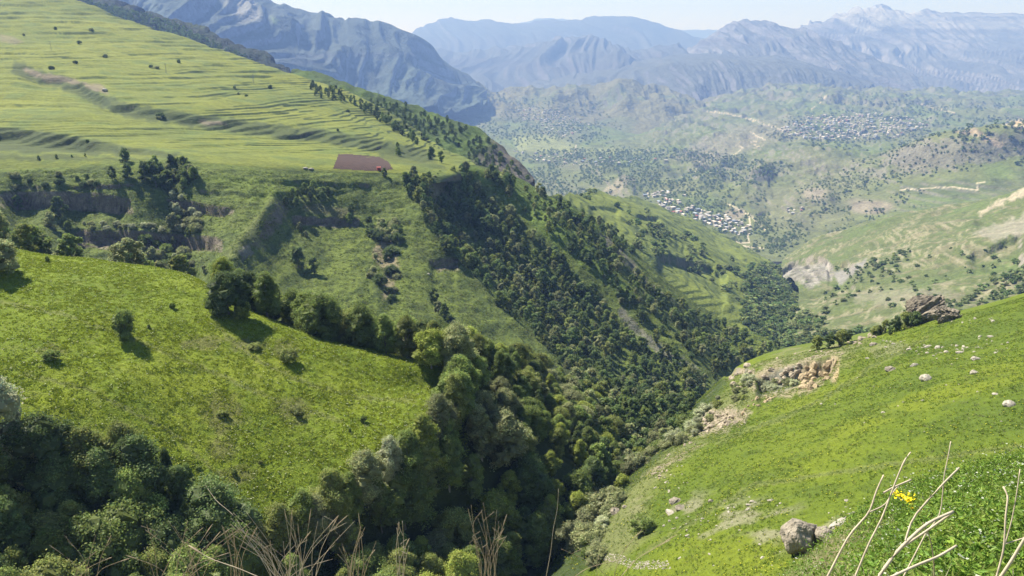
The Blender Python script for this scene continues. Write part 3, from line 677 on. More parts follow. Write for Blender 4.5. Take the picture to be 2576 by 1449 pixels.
A, n, st, sl = mountain('m', [
 [(1200,140,24000),(1400,130,24000),(1650,140,24000),(1900,140,24000)],
 [(1200,90,27000),(1370,53,27000),(1480,75,27000),(1640,76,27000),] if False else [(1200,90,27000),(1385,52,27000),(1650,76,27000),(1900,80,27000)],
], 50, 120, (0.12, 0.13, 0.09), 120, 2400, 330, (0.25, 0.24, 0.22))
A.make('horizon_mountain', mat_mt)
A, n, st, sl = mountain('m', [
 [(1440,280,8700),(1700,285,8400),(1850,290,8300),(2000,270,8300),(2150,262,8300),(2260,262,8300)],
 [(1400,262,9500),(1700,222,9100),(1850,225,9000),(2000,215,8900),(2110,235,8800),(2200,245,8800)],
 [(1340,225,10400),(1700,165,9900),(1850,162,9700),(1960,163,9500),(2060,190,9200),(2170,225,9000)],
 [(1330,205,11700),(1700,142,11200),(1850,140,11000),(1960,145,10700),(2090,175,10200),(2200,215,9800)],
], 150, 300, (0.15, 0.15, 0.11), 130, 550, 340, (0.25, 0.235, 0.225), None, skirt=((300, 100), (900, 500)), slo=.22, shi=.42, wr=[1,1,.6])
A.make('bench_hills', mat_mt)
A, n, st, sl = mountain('m', [
 [(1560,275,9700),(1720,255,9600),(1850,245,9500),(2050,260,9300),(2250,275,9000),(2420,285,8900),(2600,290,8800)],
 [(1560,245,10900),(1730,178,10800),(1850,150,10700),(2020,165,10500),(2180,210,10100),(2330,245,9900),(2480,265,9700)],
 [(1560,225,12000),(1735,150,11800),(1840,95,11800),(1960,105,11500),(2080,140,11000),(2230,190,10700),(2360,240,10400)],
 [(1560,210,12800),(1730,130,12700),(1835,68,12700),(1910,65,12500),(2010,80,12200),(2110,112,11700),(2270,180,11300)],
], 190, 330, (0.17, 0.17, 0.14), 170, 520, 360, (0.34, 0.32, 0.295), None, tilt=.6, slo=.2, shi=.42)
A.make('ridge_mountain', mat_mt)
A, n, st, sl = mountain('m', [
 [(1900,260,10500),(2100,270,10400),(2300,290,10200),(2500,300,10000),(2760,300,9800)],
 [(1950,170,12500),(2100,180,12400),(2300,200,12000),(2500,200,11800),(2760,200,11500)],
 [(1990,110,14000),(2120,110,14000),(2300,115,14000),(2500,125,13600),(2760,130,13500)],
 [(2010,80,15500),(2110,55,15300),(2300,65,15000),(2500,70,14800),(2760,80,14500)],
 [(2020,76,16500),(2120,40,16200),(2280,32,16000),(2500,38,15800),(2760,48,15500)],
], 200, 360, (0.18, 0.175, 0.15), 210, 700, 380, (0.38, 0.355, 0.33), None, tilt=.3, slo=.2, shi=.42, ext='R')
A.bump([(2170,24),(2200,20),(2225,26)], 36, 12)
A.mix((0.30, 0.31, 0.31), mask([(2110,50),(2160,10),(2300,20),(2330,35),(2260,62),(2200,70),(2160,85),(2130,60)], A.u + 14 * n, A.v + 6 * st, 6) * .85)
A.mix((0.24, 0.25, 0.26), sst(.1, .4, st) * sst(110, 60, A.v) * .6)
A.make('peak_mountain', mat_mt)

# ============ haze: one closed box of pale air round everything
bm_v = [(-26000, -3000, -1500), (26000, -3000, -1500), (26000, 31000, -1500), (-26000, 31000, -1500), (-26000, -3000, 1500), (26000, -3000, 1500), (26000, 31000, 1500), (-26000, 31000, 1500)]
bm_f = [(0, 3, 2, 1), (4, 5, 6, 7), (0, 1, 5, 4), (1, 2, 6, 5), (2, 3, 7, 6), (3, 0, 4, 7)]
hm, nt, out = new_mat('air')
pv = nt.nodes.new('ShaderNodeVolumePrincipled')
pv.inputs['Color'].default_value = (0.28, 0.47, 1.0, 1)
pv.inputs['Absorption Color'].default_value = (0.6, 0.56, 1.0, 1)
pv.inputs['Density'].default_value = 9.0e-5
pv.inputs['Anisotropy'].default_value = 0.06
nt.links.new(pv.outputs[0], out.inputs['Volume'])
hz = link('haze', mesh_np('haze', bm_v, bm_f, hm, smooth=False))
hz['kind'] = 'stuff'
# ================================================================ vegetation
def rand_dirs(n, rs, up=0.25):
    d = rs.normal(size=(n, 3)); d[:, 2] += up
    return d / np.linalg.norm(d, axis=1, keepdims=True)
def ico(sub):
    t = (1 + 5 ** .5) / 2
    V = [(-1,t,0),(1,t,0),(-1,-t,0),(1,-t,0),(0,-1,t),(0,1,t),(0,-1,-t),(0,1,-t),(t,0,-1),(t,0,1),(-t,0,-1),(-t,0,1)]
    Fc = [(0,11,5),(0,5,1),(0,1,7),(0,7,10),(0,10,11),(1,5,9),(5,11,4),(11,10,2),(10,7,6),(7,1,8),(3,9,4),(3,4,2),(3,2,6),(3,6,8),(3,8,9),(4,9,5),(2,4,11),(6,2,10),(8,6,7),(9,8,1)]
    V = [np.array(v, float) / np.linalg.norm(v) for v in V]
    for _ in range(sub):
        mid = {}; nf = []
        def m(a, b):
            k = (min(a, b), max(a, b))
            if k not in mid:
                p = V[a] + V[b]; V.append(p / np.linalg.norm(p)); mid[k] = len(V) - 1
            return mid[k]
        for a, b, c in Fc:
            ab, bc, ca = m(a, b), m(b, c), m(c, a)
            nf += [(a, ab, ca), (b, bc, ab), (c, ca, bc), (ab, bc, ca)]
        Fc = nf
    return np.array(V), np.array(Fc)
ICO = {k: ico(k) for k in (0, 1, 2, 3, 4)}

def leaf_quads(C, Nrm, size, rs, col, asp=0.75):
    """one bent leaf spray (a quad) per centre"""
    n = len(C)
    a = np.cross(Nrm, rs.normal(size=(n, 3))); a /= np.linalg.norm(a, axis=1, keepdims=True) + 1e-9
    b = np.cross(Nrm, a)
    sz = size * rs.uniform(.6, 1.35, (n, 1))
    a = a * sz; b = b * sz * asp
    V = np.stack([C - a, C - b * .9 + Nrm * sz * .15, C + a, C + b * .9 + Nrm * sz * .1], 1).reshape(-1, 3)
    Fq = np.arange(4 * n).reshape(n, 4)
    return V, Fq, np.repeat(col, 4, axis=0)

def crown_mesh(name, h, r, nl, nq, lsize, seed, base=0.18, ovate=0.9, droop=0.0, core=0.80, ragged=.25, sub=6, hang=.0):
    """a crown of many leaf sprays on boughs that each carry smaller boughs; z from base*h to h"""
    rs = np.random.RandomState(seed)
    cz0, cz1 = base * h, h
    L = []
    for i in range(nl):
        t = (i + .5) / nl
        z = cz0 + (cz1 - cz0) * (t ** 0.85)
        prof = math.sin(math.pi * min(1, max(.04, t * ovate + (1 - ovate) * .8 + .05))) ** .6
        if t > .5: prof *= 1 - .18 * (t - .5) * 2 * ovate
        lr = r * rs.uniform(.32, .54) * (1 - .12 * t)
        rr = max(0, r * prof - lr * .6) * rs.uniform(.45, 1.2)
        a = i * 2.399 + rs.uniform(-.7, .7)
        L.append((rr * math.cos(a), rr * math.sin(a), min(z, h - lr * .75), lr * rs.uniform(.85, 1.15), rs.uniform(.82, 1.22)))
    L = np.array(L)
    S = []
    for k in range(nl):
        for _ in range(sub):
            d = rand_dirs(1, rs, .35)[0]; lr = L[k, 3]
            S.append((*(L[k, :3] + d * lr * rs.uniform(.5, .95)), lr * rs.uniform(.32, .58), L[k, 4] * rs.uniform(.82, 1.2)))
    S = np.array(S) if sub else L
    w = S[:, 3] ** 2; w /= w.sum()
    li = rs.choice(len(S), nq, p=w)
    D = rand_dirs(nq, rs, .45)
    rad = S[li, 3] * np.maximum(.35, 1 + ragged * rs.normal(size=nq) * .8)
    C = S[li, :3] + D * rad[:, None] * np.array([1, 1, .9])
    C[:, 2] -= droop * np.hypot(C[:, 0], C[:, 1]) ** 2 / r + hang * np.abs(rs.normal(size=nq)) * S[li, 3]
    keep = np.ones(nq, bool)
    for k in range(nl):
        dd = np.linalg.norm((C - L[k, :3]) / np.array([1, 1, .85]), axis=1)
        keep &= ~(dd < L[k, 3] * .66)
    C, D, li = C[keep], D[keep], li[keep]
    Nn = D + rs.normal(size=D.shape) * .5; Nn /= np.linalg.norm(Nn, axis=1, keepdims=True)
    tone = (S[li, 4] * rs.uniform(.7, 1.3, len(C)))[:, None] * np.ones(3)
    tone[:, 0] *= rs.uniform(.82, 1.12, len(C))
    V, Fq, Cc = leaf_quads(C, Nn, lsize, rs, tone)
    iv, jf = ICO[1]
    Vs, Fs, Cs = [V], [np.concatenate([Fq[:, [0, 1, 2]], Fq[:, [0, 2, 3]]])], [Cc]
    off = len(V)
    for k in range(nl):
        q = iv * (L[k, 3] * core * (1 + .25 * rs.normal(size=(len(iv), 1)))) * np.array([1, 1, .82]) + L[k, :3]
        q[:, 2] -= droop * np.hypot(q[:, 0], q[:, 1]) ** 2 / r
        Vs.append(q); Fs.append(jf + off); Cs.append(np.full((len(iv), 3), .7 * L[k, 4])); off += len(iv)
    me = mesh_np(name, np.concatenate(Vs), np.concatenate(Fs), None, np.concatenate(Cs), smooth=False)
    me.materials.append(LEAF['green'])
    return me, L

def tube(pts, radii, k=6):
    V, Fc = [], []
    pts = [Vector(p) for p in pts]
    for i, p in enumerate(pts):
        t = (pts[min(i + 1, len(pts) - 1)] - pts[max(i - 1, 0)]).normalized()
        a = t.orthogonal().normalized(); b = t.cross(a)
        for j in range(k):
            an = 2 * math.pi * j / k
            V.append(p + (a * math.cos(an) + b * math.sin(an)) * radii[i])
    for i in range(len(pts) - 1):
        for j in range(k):
            a0 = i * k + j; a1 = i * k + (j + 1) % k
            Fc += [(a0, a1, a1 + k), (a0, a1 + k, a0 + k)]
    V.append(pts[-1]); c = len(V) - 1
    for j in range(k): Fc.append(((len(pts) - 1) * k + j, (len(pts) - 1) * k + (j + 1) % k, c))
    return np.array([tuple(v) for v in V]), np.array(Fc)
def join(parts):
    V, Fc, o = [], [], 0
    for v, f in parts:
        V.append(v); Fc.append(f + o); o += len(v)
    return np.concatenate(V), np.concatenate(Fc)
def trunk_mesh(name, h, r, L, seed, mat, lean=.04):
    rs = np.random.RandomState(seed)
    pts = [(rs.uniform(-1, 1) * lean * h * t, rs.uniform(-1, 1) * lean * h * t, -0.9 + (h * .85 + .9) * t) for t in (0, .15, .35, .55, .8, 1)]
    parts = [tube(pts, [r * 1.3, r, r * .8, r * .6, r * .3, r * .08], 7)]
    for k in rs.choice(len(L), min(9, len(L)), replace=False):
        t = rs.uniform(.25, .6); s = Vector(pts[2]).lerp(Vector(pts[4]), t)
        s.z = min(s.z, L[k][2] * .9)
        e = Vector(L[k][:3]); m_ = s.lerp(e, .5) + Vector((0, 0, .3))
        parts.append(tube([s, m_, e], [r * .35, r * .25, r * .08], 5))
    V, Fc = join(parts)
    return mesh_np(name, V, Fc, mat)

def leaf_mat(name, col, trans=0.46, var=0.26):
    col = tuple(np.array(col) * (1.75 if trans > .4 else 1.4))
    m, nt, out = new_mat(name)
    at = nt.nodes.new('ShaderNodeAttribute'); at.attribute_name = 'Col'
    oi = nt.nodes.new('ShaderNodeObjectInfo')
    mx = nt.nodes.new('ShaderNodeMix'); mx.data_type = 'RGBA'
    a = np.array(col); mx.inputs[6].default_value = (*(a * (1 - var)), 1)
    b = a * (1 + var) + np.array((.004, .004, 0)); mx.inputs[7].default_value = (*b, 1)
    nt.links.new(oi.outputs['Random'], mx.inputs[0])
    c = mulcol(nt, at.outputs['Color'], mx.outputs[2])
    df = nt.nodes.new('ShaderNodeBsdfDiffuse'); tr = nt.nodes.new('ShaderNodeBsdfTranslucent')
    nt.links.new(c, df.inputs['Color']); nt.links.new(c, tr.inputs['Color'])
    gl = nt.nodes.new('ShaderNodeBsdfGlossy'); gl.inputs['Roughness'].default_value = .5; gl.inputs['Color'].default_value = (.8, .85, .8, 1)
    ms = nt.nodes.new('ShaderNodeMixShader'); ms.inputs[0].default_value = trans
    nt.links.new(df.outputs[0], ms.inputs[1]); nt.links.new(tr.outputs[0], ms.inputs[2])
    m2 = nt.nodes.new('ShaderNodeMixShader'); m2.inputs[0].default_value = 0.012
    nt.links.new(ms.outputs[0], m2.inputs[1]); nt.links.new(gl.outputs[0], m2.inputs[2])
    nt.links.new(m2.outputs[0], out.inputs[0])
    return m
LEAF = {
 'green': leaf_mat('green_leaves', (0.125, 0.158, 0.042)), 'yellow': leaf_mat('yellow_green_leaves', (0.180, 0.205, 0.042)),
 'dark': leaf_mat('dark_leaves', (0.075, 0.102, 0.034)), 'silver': leaf_mat('silver_leaves', (0.25, 0.26, 0.16)),
 'grey': leaf_mat('grey_green_leaves', (0.175, 0.185, 0.085)), 'far': leaf_mat('far_leaves', (0.092, 0.128, 0.042)),
 'olive': leaf_mat('olive_leaves', (0.145, 0.162, 0.046)), 'valley': leaf_mat('valley_leaves', (0.130, 0.155, 0.060)), 'pale': leaf_mat('pale_leaves', (0.19, 0.20, 0.10)),
}
BARK = simple_mat('bark', (0.16, 0.14, 0.12), .9, 6, .6, 1.3, .5, .03)
BARK_P = simple_mat('pale_bark', (0.32, 0.30, 0.27), .9, 4, .5, 1.2, .5, .03)

# prototypes: (crown mesh, trunk mesh, nominal height)
PROTO = {'big': [], 'mid': [], 'bush': [], 'small': []}
for i, (h, r, nl, base, ov, dr, rg) in enumerate(((11, 3.4, 26, .13, .86, .10, .30), (12.5, 3.0, 28, .12, .92, .15, .34), (10.5, 3.9, 28, .13, .80, .06, .28), (12.5, 3.7, 32, .12, .88, .14, .36), (12, 2.5, 22, .13, .95, .10, .30), (11, 4.2, 32, .13, .82, .09, .34), (13, 3.2, 28, .12, .90, .14, .36))):
    cm, L_ = crown_mesh('tree_crown', h, r, nl, 17000, .125, 300 + i, base, ov, dr, core=.72, ragged=rg, sub=7, hang=.5)
    PROTO['big'].append((cm, trunk_mesh('tree_trunk', h, .20, L_, 320 + i, BARK if i % 2 else BARK_P), h))
for i, (h, r, nl, ov) in enumerate(((9, 3.0, 13, .88), (10, 2.6, 13, .97), (8, 3.4, 14, .82), (11, 2.8, 15, .97), (7, 2.4, 10, .9), (9.5, 3.4, 15, .85))):
    cm, L_ = crown_mesh('tree_crown', h, r, nl, 2600, .27, 340 + i, .10, ov, .05, core=.70, ragged=.42, sub=4, hang=.3)
    PROTO['mid'].append((cm, trunk_mesh('tree_trunk', h, .2, L_[:4], 360 + i, BARK), h))
for i, (h, r, nl) in enumerate(((3.0, 2.0, 12), (2.4, 1.9, 12), (3.4, 1.8, 13), (2.6, 2.2, 14))):
    cm, L_ = crown_mesh('bush_crown', h, r, nl, 4600, .085, 380 + i, .10, .78, .02, core=.7, ragged=.42, sub=5, hang=.2)
    PROTO['bush'].append((cm, trunk_mesh('bush_stem', h * .7, .07, L_, 390 + i, BARK), h))
for i, (h, r, nl) in enumerate(((7, 2.8, 6), (5.5, 3.4, 7), (7, 2.4, 5), (4.0, 3.6, 7), (3.2, 2.4, 5))):
    cm, L_ = crown_mesh('tree_crown', h, r, nl, 170, .70, 400 + i, .06, .8, 0, ragged=.3, core=.85, sub=0)
    PROTO['small'].append((cm, None, h))

def zone_xy(poly):
    return [tuple(W(u, v, d)[:2]) for u, v, d in poly]
def scatter_xy(poly, land, n, gap, rs, dens=None):
    """points (x, y, z) inside a ground polygon given as (u, v, distance)"""
    pg = zone_xy(poly); A = np.array(pg); lo, hi = A.min(0), A.max(0); out = []
    for _ in range(n * 30):
        if len(out) >= n: break
        x, y = rs.uniform(lo[0], hi[0]), rs.uniform(lo[1], hi[1])
        if not inside(pg, np.array([x]), np.array([y]))[0]: continue
        if any((x - p[0]) ** 2 + (y - p[1]) ** 2 < gap * gap for p in out): continue
        p = land.drop(x, y)
        if p is not None: out.append(p)
    return out
def r2w(rs): return rs.uniform(-.12, .12)
def scatter_uv(poly, land, n, gap, rs, nz=None, soft=0):
    """points on a landform seen inside a polygon of the frame"""
    A = np.array(poly, float); lo, hi = A.min(0), A.max(0); out = []; cell = {}
    lo = lo - 2 * soft; hi = hi + 2 * soft
    for _ in range(n * 12):
        if len(out) >= n: break
        u, v = rs.uniform(lo[0], hi[0]), rs.uniform(lo[1], hi[1])
        ju, jv = rs.normal(0, soft + 1e-6), rs.normal(0, soft * .5 + 1e-6)
        if not inside(poly, np.array([u + ju]), np.array([v + jv]))[0]: continue
        if nz is not None and float(fbm(u / nz[0], v / (nz[0] * (nz[3] if len(nz) > 3 else .5)) + .3 * u / nz[0], 4, nz[2], .65)) + r2w(rs) < nz[1]: continue
        p, nn = land.hit(u, v)
        if p is None: continue
        k = (int(p.x // gap), int(p.y // gap))
        if any((p.x - q.x) ** 2 + (p.y - q.y) ** 2 < gap * gap for a in (-1, 0, 1) for b in (-1, 0, 1) for q in cell.get((k[0] + a, k[1] + b), ())): continue
        cell.setdefault(k, []).append(p); out.append(p)
    return out

N_TREE = [0]; N_BUSH = [0]
def plant(kind, p, hgt, tone, label, cat='tree', group=None, rs=RS, wide=1.0, var=None, name='tree', sink=.15):
    pr = PROTO[kind]; cm, tm, h = pr[var if var is not None else rs.randint(len(pr))]
    s = hgt / h
    e = bpy.data.objects.new(name, None); COL.objects.link(e)
    e.empty_display_size = .5
    e.location = (p[0], p[1], p[2] - sink); e.rotation_euler = (rs.uniform(-.04, .04), rs.uniform(-.04, .04), rs.uniform(0, 6.28)); e.scale = (s * wide, s * wide, s)
    tagp(e, label, cat, group)
    c = link('crown', cm, e)
    if tone != 'green':
        c.material_slots[0].link = 'OBJECT'; c.material_slots[0].material = LEAF[tone]
    if tm: link('trunk', tm, e)
    if cat == 'tree': N_TREE[0] += 1
    else: N_BUSH[0] += 1
    return e

def gn_scatter(name, pts, scl, protos, mat_override=None, rots=None, tilt=.08, seed=1):
    """one object of ground cover or far woods: an instance of a prototype at each point"""
    rs = np.random.RandomState(seed)
    n = len(pts)
    me = bpy.data.meshes.new(name); me.vertices.add(n); me.vertices.foreach_set('co', np.array([tuple(p) for p in pts], np.float32).ravel())
    def at(nm, ty, data, key):
        a = me.attributes.new(nm, ty, 'POINT'); a.data.foreach_set(key, data)
    at('pick', 'INT', rs.randint(0, len(protos), n).astype(np.int32), 'value')
    rt = np.stack([rs.uniform(-tilt, tilt, n), rs.uniform(-tilt, tilt, n), rs.uniform(0, 6.28, n)], 1) if rots is None else np.array(rots)
    at('turn', 'FLOAT_VECTOR', rt.astype(np.float32).ravel(), 'vector')
    at('size', 'FLOAT_VECTOR', np.array(scl, np.float32).ravel(), 'vector')
    key = '_'.join(o.name for o in protos)
    colp = bpy.data.collections.new(name + '_forms')
    for o in protos: colp.objects.link(o)
    ob = link(name, me); ob['kind'] = 'stuff'
    ng = bpy.data.node_groups.new(name, 'GeometryNodeTree')
    ng.interface.new_socket('Geometry', in_out='INPUT', socket_type='NodeSocketGeometry'); ng.interface.new_socket('Geometry', in_out='OUTPUT', socket_type='NodeSocketGeometry')
    gi, go = ng.nodes.new('NodeGroupInput'), ng.nodes.new('NodeGroupOutput')
    ci = ng.nodes.new('GeometryNodeCollectionInfo'); ci.inputs['Collection'].default_value = colp; ci.inputs['Separate Children'].default_value = True; ci.inputs['Reset Children'].default_value = True
    ip = ng.nodes.new('GeometryNodeInstanceOnPoints'); ip.inputs['Pick Instance'].default_value = True
    def na(nm, ty):
        a = ng.nodes.new('GeometryNodeInputNamedAttribute'); a.data_type = ty; a.inputs['Name'].default_value = nm
        return next(o for o in a.outputs if o.name == 'Attribute' and o.enabled)
    ng.links.new(gi.outputs[0], ip.inputs['Points']); ng.links.new(ci.outputs[0], ip.inputs['Instance'])
    ng.links.new(na('pick', 'INT'), ip.inputs['Instance Index'])
    er = ng.nodes.new('FunctionNodeEulerToRotation'); ng.links.new(na('turn', 'FLOAT_VECTOR'), er.inputs[0]); ng.links.new(er.outputs[0], ip.inputs['Rotation'])
    ng.links.new(na('size', 'FLOAT_VECTOR'), ip.inputs['Scale'])
    ng.links.new(ip.outputs[0], go.inputs[0])
    md = ob.modifiers.new('scatter', 'NODES'); md.node_group = ng
    return ob
def proto_obs(kind, tones):
    """unlinked form objects for the far woods, one per mesh and tone"""
    out = []
    for cm, tm, h in PROTO[kind]:
        for t in tones:
            o = bpy.data.objects.new('form', cm)
            o.material_slots[0].link = 'OBJECT'; o.material_slots[0].material = LEAF[t]
            out.append(o)
    return out

rs = np.random.RandomState(5)
TONES = ['green', 'green', 'olive', 'yellow', 'dark', 'grey', 'green', 'olive']
WORDS = {'green': 'mid green', 'yellow': 'yellow-green', 'dark': 'dark green', 'grey': 'grey-green', 'olive': 'olive green', 'silver': 'silvery grey', 'pale': 'pale cream-green', 'far': 'green'}
def wood(pts, hlo, hhi, place, group, tones=TONES, kind='big', wide=(.9, 1.2), bands=None):
    pts = [p for p in pts if float(proj(np.array([tuple(p)]))[1][0]) < 1449 + hhi * .95 * FPX / max(60, p[1])]
    if bands:                                  # name the stretch of the wood each tree stands in
        P_ = np.array([tuple(p) for p in pts]); uu, vv = proj(P_)
        where = [next(w for lim, w in bands if lim(u, v)) for u, v in zip(uu, vv)]
    else: where = [place] * len(pts)
    for p, place in zip(pts, where):
        t = tones[rs.randint(len(tones))]; h = rs.uniform(hlo, hhi); wd = rs.uniform(*wide)
        if p[1] > 185 and group == 'trees of the gully grove': h *= .72
        sz = 'tall' if h > hlo + .66 * (hhi - hlo) else ('low' if h < hlo + .33 * (hhi - hlo) else 'middling')
        plant(kind, p, h, t, '%s %s %s tree %s' % (sz, 'broad' if wd > (wide[0] + wide[1]) / 2 else 'narrow', WORDS[t], place), 'tree', group, rs, wd)

# --- the grove in the gully, right of the left meadow
gp = [(1135,925,204),(1200,925,222),(1290,935,250),(1370,950,300),(1430,1000,310),(1500,1080,290),(1560,1130,255),(1555,1200,215),(1500,1260,195),(1450,1330,180),(1330,1400,160),(1150,1450,140),(1000,1500,125),(880,1520,118),(780,1500,117),(640,1480,112),(690,1420,126),(770,1330,140),(900,1250,150),(1010,1175,161),(1100,1110,173),(1135,1040,188)]
wood(scatter_xy(gp, M, 140, 5.2, rs), 10, 14.5, '', 'trees of the gully grove', wide=(1.0, 1.35), bands=(
 (lambda u, v: v < 1010 and u < 1250, "at the grove's top corner by the meadow"), (lambda u, v: v < 1060 and u < 1400, "in the grove's upper middle"),
 (lambda u, v: v < 1120, "at the grove's far right end"), (lambda u, v: u < 1000 and v < 1320, "on the grove's meadow side"),
 (lambda u, v: u > 1380, "on the grove's stream side"), (lambda u, v: u > 1180 and v < 1300, "in the heart of the gully grove"),
 (lambda u, v: v < 1300, "left of the grove's heart"), (lambda u, v: u < 900, "at the grove's lower left tip"), (lambda u, v: u < 1100, "at the grove's lower edge, left"), (lambda u, v: True, "at the grove's lower edge, middle")))
# --- wood at the bottom left corner
wp = [(-200,1180,122),(0,1180,124),(120,1200,129),(260,1230,131),(400,1235,134),(520,1290,133),(590,1380,128),(620,1500,114),(560,1600,104),(250,1650,96),(-250,1650,90)]
wood(scatter_xy(wp, M, 56, 4.5, rs), 11.5, 16.5, '', 'trees of the shaded near wood', ['dark', 'green', 'dark', 'olive', 'green'], wide=(1.0, 1.3), bands=(
 (lambda u, v: v < 1290 and u < 200, "in the near wood below the silvery tree"), (lambda u, v: v < 1290, "on the near wood's meadow side"),
 (lambda u, v: u > 420, "at the near wood's right tip"), (lambda u, v: v > 1430, "deep in the shaded near wood"), (lambda u, v: u < 180, "in the near wood's left part"), (lambda u, v: True, "in the near wood's middle")))
# --- belt along the meadow's far edge
bp = [(548,752,222),(590,790,215),(690,835,212),(800,873,207),(900,895,205),(1000,908,203),(1112,925,203),(1190,925,232),(1150,935,262),(1000,928,262),(800,890,258),(640,822,258),(560,775,250)]
wood(scatter_xy(bp, M, 84, 4.2, rs), 10.0, 13.5, '', 'trees along the meadow edge', ['green', 'dark', 'olive', 'green', 'yellow', 'green'], wide=(1.0, 1.3), bands=(
 (lambda u, v: u < 700, "at the meadow edge belt's upper end"), (lambda u, v: u < 850, "left of the meadow edge belt's middle"), (lambda u, v: u < 980, "in the meadow edge belt's middle"),
 (lambda u, v: u < 1080, "right of the meadow edge belt's middle"), (lambda u, v: True, "at the meadow edge belt's lower end")))
# --- ravine trees behind the meadow crest
rp = [(-260,610,250),(0,650,250),(120,668,250),(250,695,248),(380,715,246),(470,735,246),(500,790,300),(420,790,330),(250,770,335),(0,720,340),(-260,680,350)]
wood(scatter_xy(rp, M, 34, 6.0, rs), 10.0, 13.5, '', 'trees of the ravine behind the meadow', ['green', 'grey', 'olive', 'grey', 'green', 'dark'], 'mid', (.95, 1.25), bands=(
 (lambda u, v: u < 120, "at the ravine belt's left end"), (lambda u, v: u < 260, "in the ravine belt left of the cliffs"), (lambda u, v: u < 380, "in the ravine belt under the lower cliff"), (lambda u, v: True, "at the ravine belt's thin right end")))

def one(land, u, v, pxh, kind, tone, label, cat='tree', name='tree', wide=1.0, group=None, var=None):
    p, nn = land.hit(u, v)
    if p is None: return None
    return plant(kind, p, pxh * p.y / FPX * 1.04, tone, label, cat, group, rs, wide, var, name)
# --- singles with labels of their own
one(M, 318, 848, 74, 'bush', 'green', 'lone upright leafy tree standing alone in the middle of the left meadow', wide=.85, var=2)
one(M, -5, 690, 84, 'bush', 'grey', 'rounded grey-green shrub on the meadow crest at the left edge', 'bush', 'bush', 1.2, var=0)
one(M, 10, 1225, 400, 'big', 'silver', 'tall silvery-leaved tree at the left edge above the dark wood', wide=.9, var=1)
one(M, 90, 1240, 210, 'big', 'grey', 'grey-green tree beside the tall silvery tree at the left edge', wide=1.0, var=3)
one(M, 325, 1250, 222, 'big', 'olive', 'tall open-crowned birch tree standing above the dark wood against the meadow', wide=.95, var=3)
one(M, 235, 1260, 190, 'big', 'green', 'drooping olive birch just left of the tall open-crowned birch', wide=.85, var=1)
one(M, 432, 1245, 140, 'big', 'dark', 'narrow dark pointed tree right of the tall open-crowned birch', wide=.7, var=4)
one(M, 480, 1260, 115, 'big', 'green', 'narrow bright green tree at the right tip of the near wood', wide=.85, var=4)
p_ = M.drop(*W(20, 1560, 92)[:2])
one(M, 1085, 925, 105, 'big', 'yellow', 'broad yellow-green tree at the lower end of the meadow edge belt', wide=1.25, var=2)
one(M, 575, 790, 112, 'big', 'dark', 'big rounded dark tree at the upper end of the meadow edge belt', wide=1.25, var=5)
one(M, 610, 800, 40, 'bush', 'yellow', 'small yellow-green bush at the foot of the big dark tree by the meadow', 'bush', 'bush', 1.0)
one(M, 1150, 950, 150, 'big', 'grey', 'tall pale grey-green tree at the top of the gully grove', wide=1.1, var=3)
one(M, 1085, 1150, 120, 'big', 'dark', 'dark rounded tree at the meadow side of the gully grove', wide=.75, var=4)
EDGE = [(655,1400,120,'grey','lowest pale tree of the row climbing the meadow\'s lower edge'),(715,1395,165,'olive','drooping olive birch near the foot of the meadow edge row'),(768,1370,170,'green','tall green birch leaning over the meadow\'s lowest corner'),(835,1330,185,'olive','tallest olive birch of the row on the meadow\'s lower edge'),
 (885,1310,150,'green','rounded green tree right of the tallest olive birch'),(930,1270,165,'grey','grey-green birch midway up the meadow\'s lower edge'),(985,1235,160,'silver','silvery birch high in the row on the meadow\'s lower edge'),(1025,1210,150,'green','green tree beside the silvery birch on the meadow edge'),
 (1065,1180,165,'yellow','yellow-green tree above the silvery birch on the meadow edge'),(1110,1130,160,'grey','grey-green tree where the meadow narrows to its tip'),(1140,1080,160,'olive','olive tree just below the meadow\'s right tip'),(1160,1020,140,'green','green tree against the meadow\'s right tip'),
 (960,1330,160,'green','green birch in the second row below the meadow edge'),(1050,1290,165,'olive','olive birch in the second row below the silvery birch'),(1130,1230,165,'green','tall green birch in the second row under the meadow tip'),(870,1410,150,'yellow','yellow-green tree low in front of the tallest birch')]
for k, (u, v, h, t, lab) in enumerate(EDGE): one(M, u, v, h, 'big', t, lab, wide=.95 + .1 * (k % 3), var=(1, 3, 6, 0)[k % 4])
for k, (u, v, h, w) in enumerate(((130,905,34,1.2),(722,905,36,1.1),(560,1045,20,1.5),(640,875,16,1.6),(745,1040,18,1.6),(1240-325,1062,26,.7),(880,1085,14,1.0),(590,1195,22,1.0),(655,1165,12,1.5),(570,1230,22,.9),(435,775,18,.6),(120,658,18,.7),(375,825,14,.9),(500,1180,14,1.2))):
    lab = ['low bush on the left part of the left meadow', 'brown-tinged bush below the tree belt on the meadow', 'flat dry shrub patch in the middle of the meadow', 'flat dry shrub patch under the belt on the upper meadow', 'dry shrub on the right half of the meadow', 'thin sapling in the lower meadow near the grove',
           'little bush in the lower meadow left of the grove', 'bush low on the meadow near the near wood', 'low spreading shrub between the small bushes and the grove', 'small bush above the gap between the two woods', 'thin sapling in the upper meadow', 'thin twiggy sapling on the meadow crest at the left', 'tiny bush just right of the lone tree', 'small low shrub above the near wood'][k]
    one(M, u, v, h * .8, 'bush', 'olive' if k in (1, 2, 3, 4, 8) else 'green', lab, 'bush', 'bush', w)

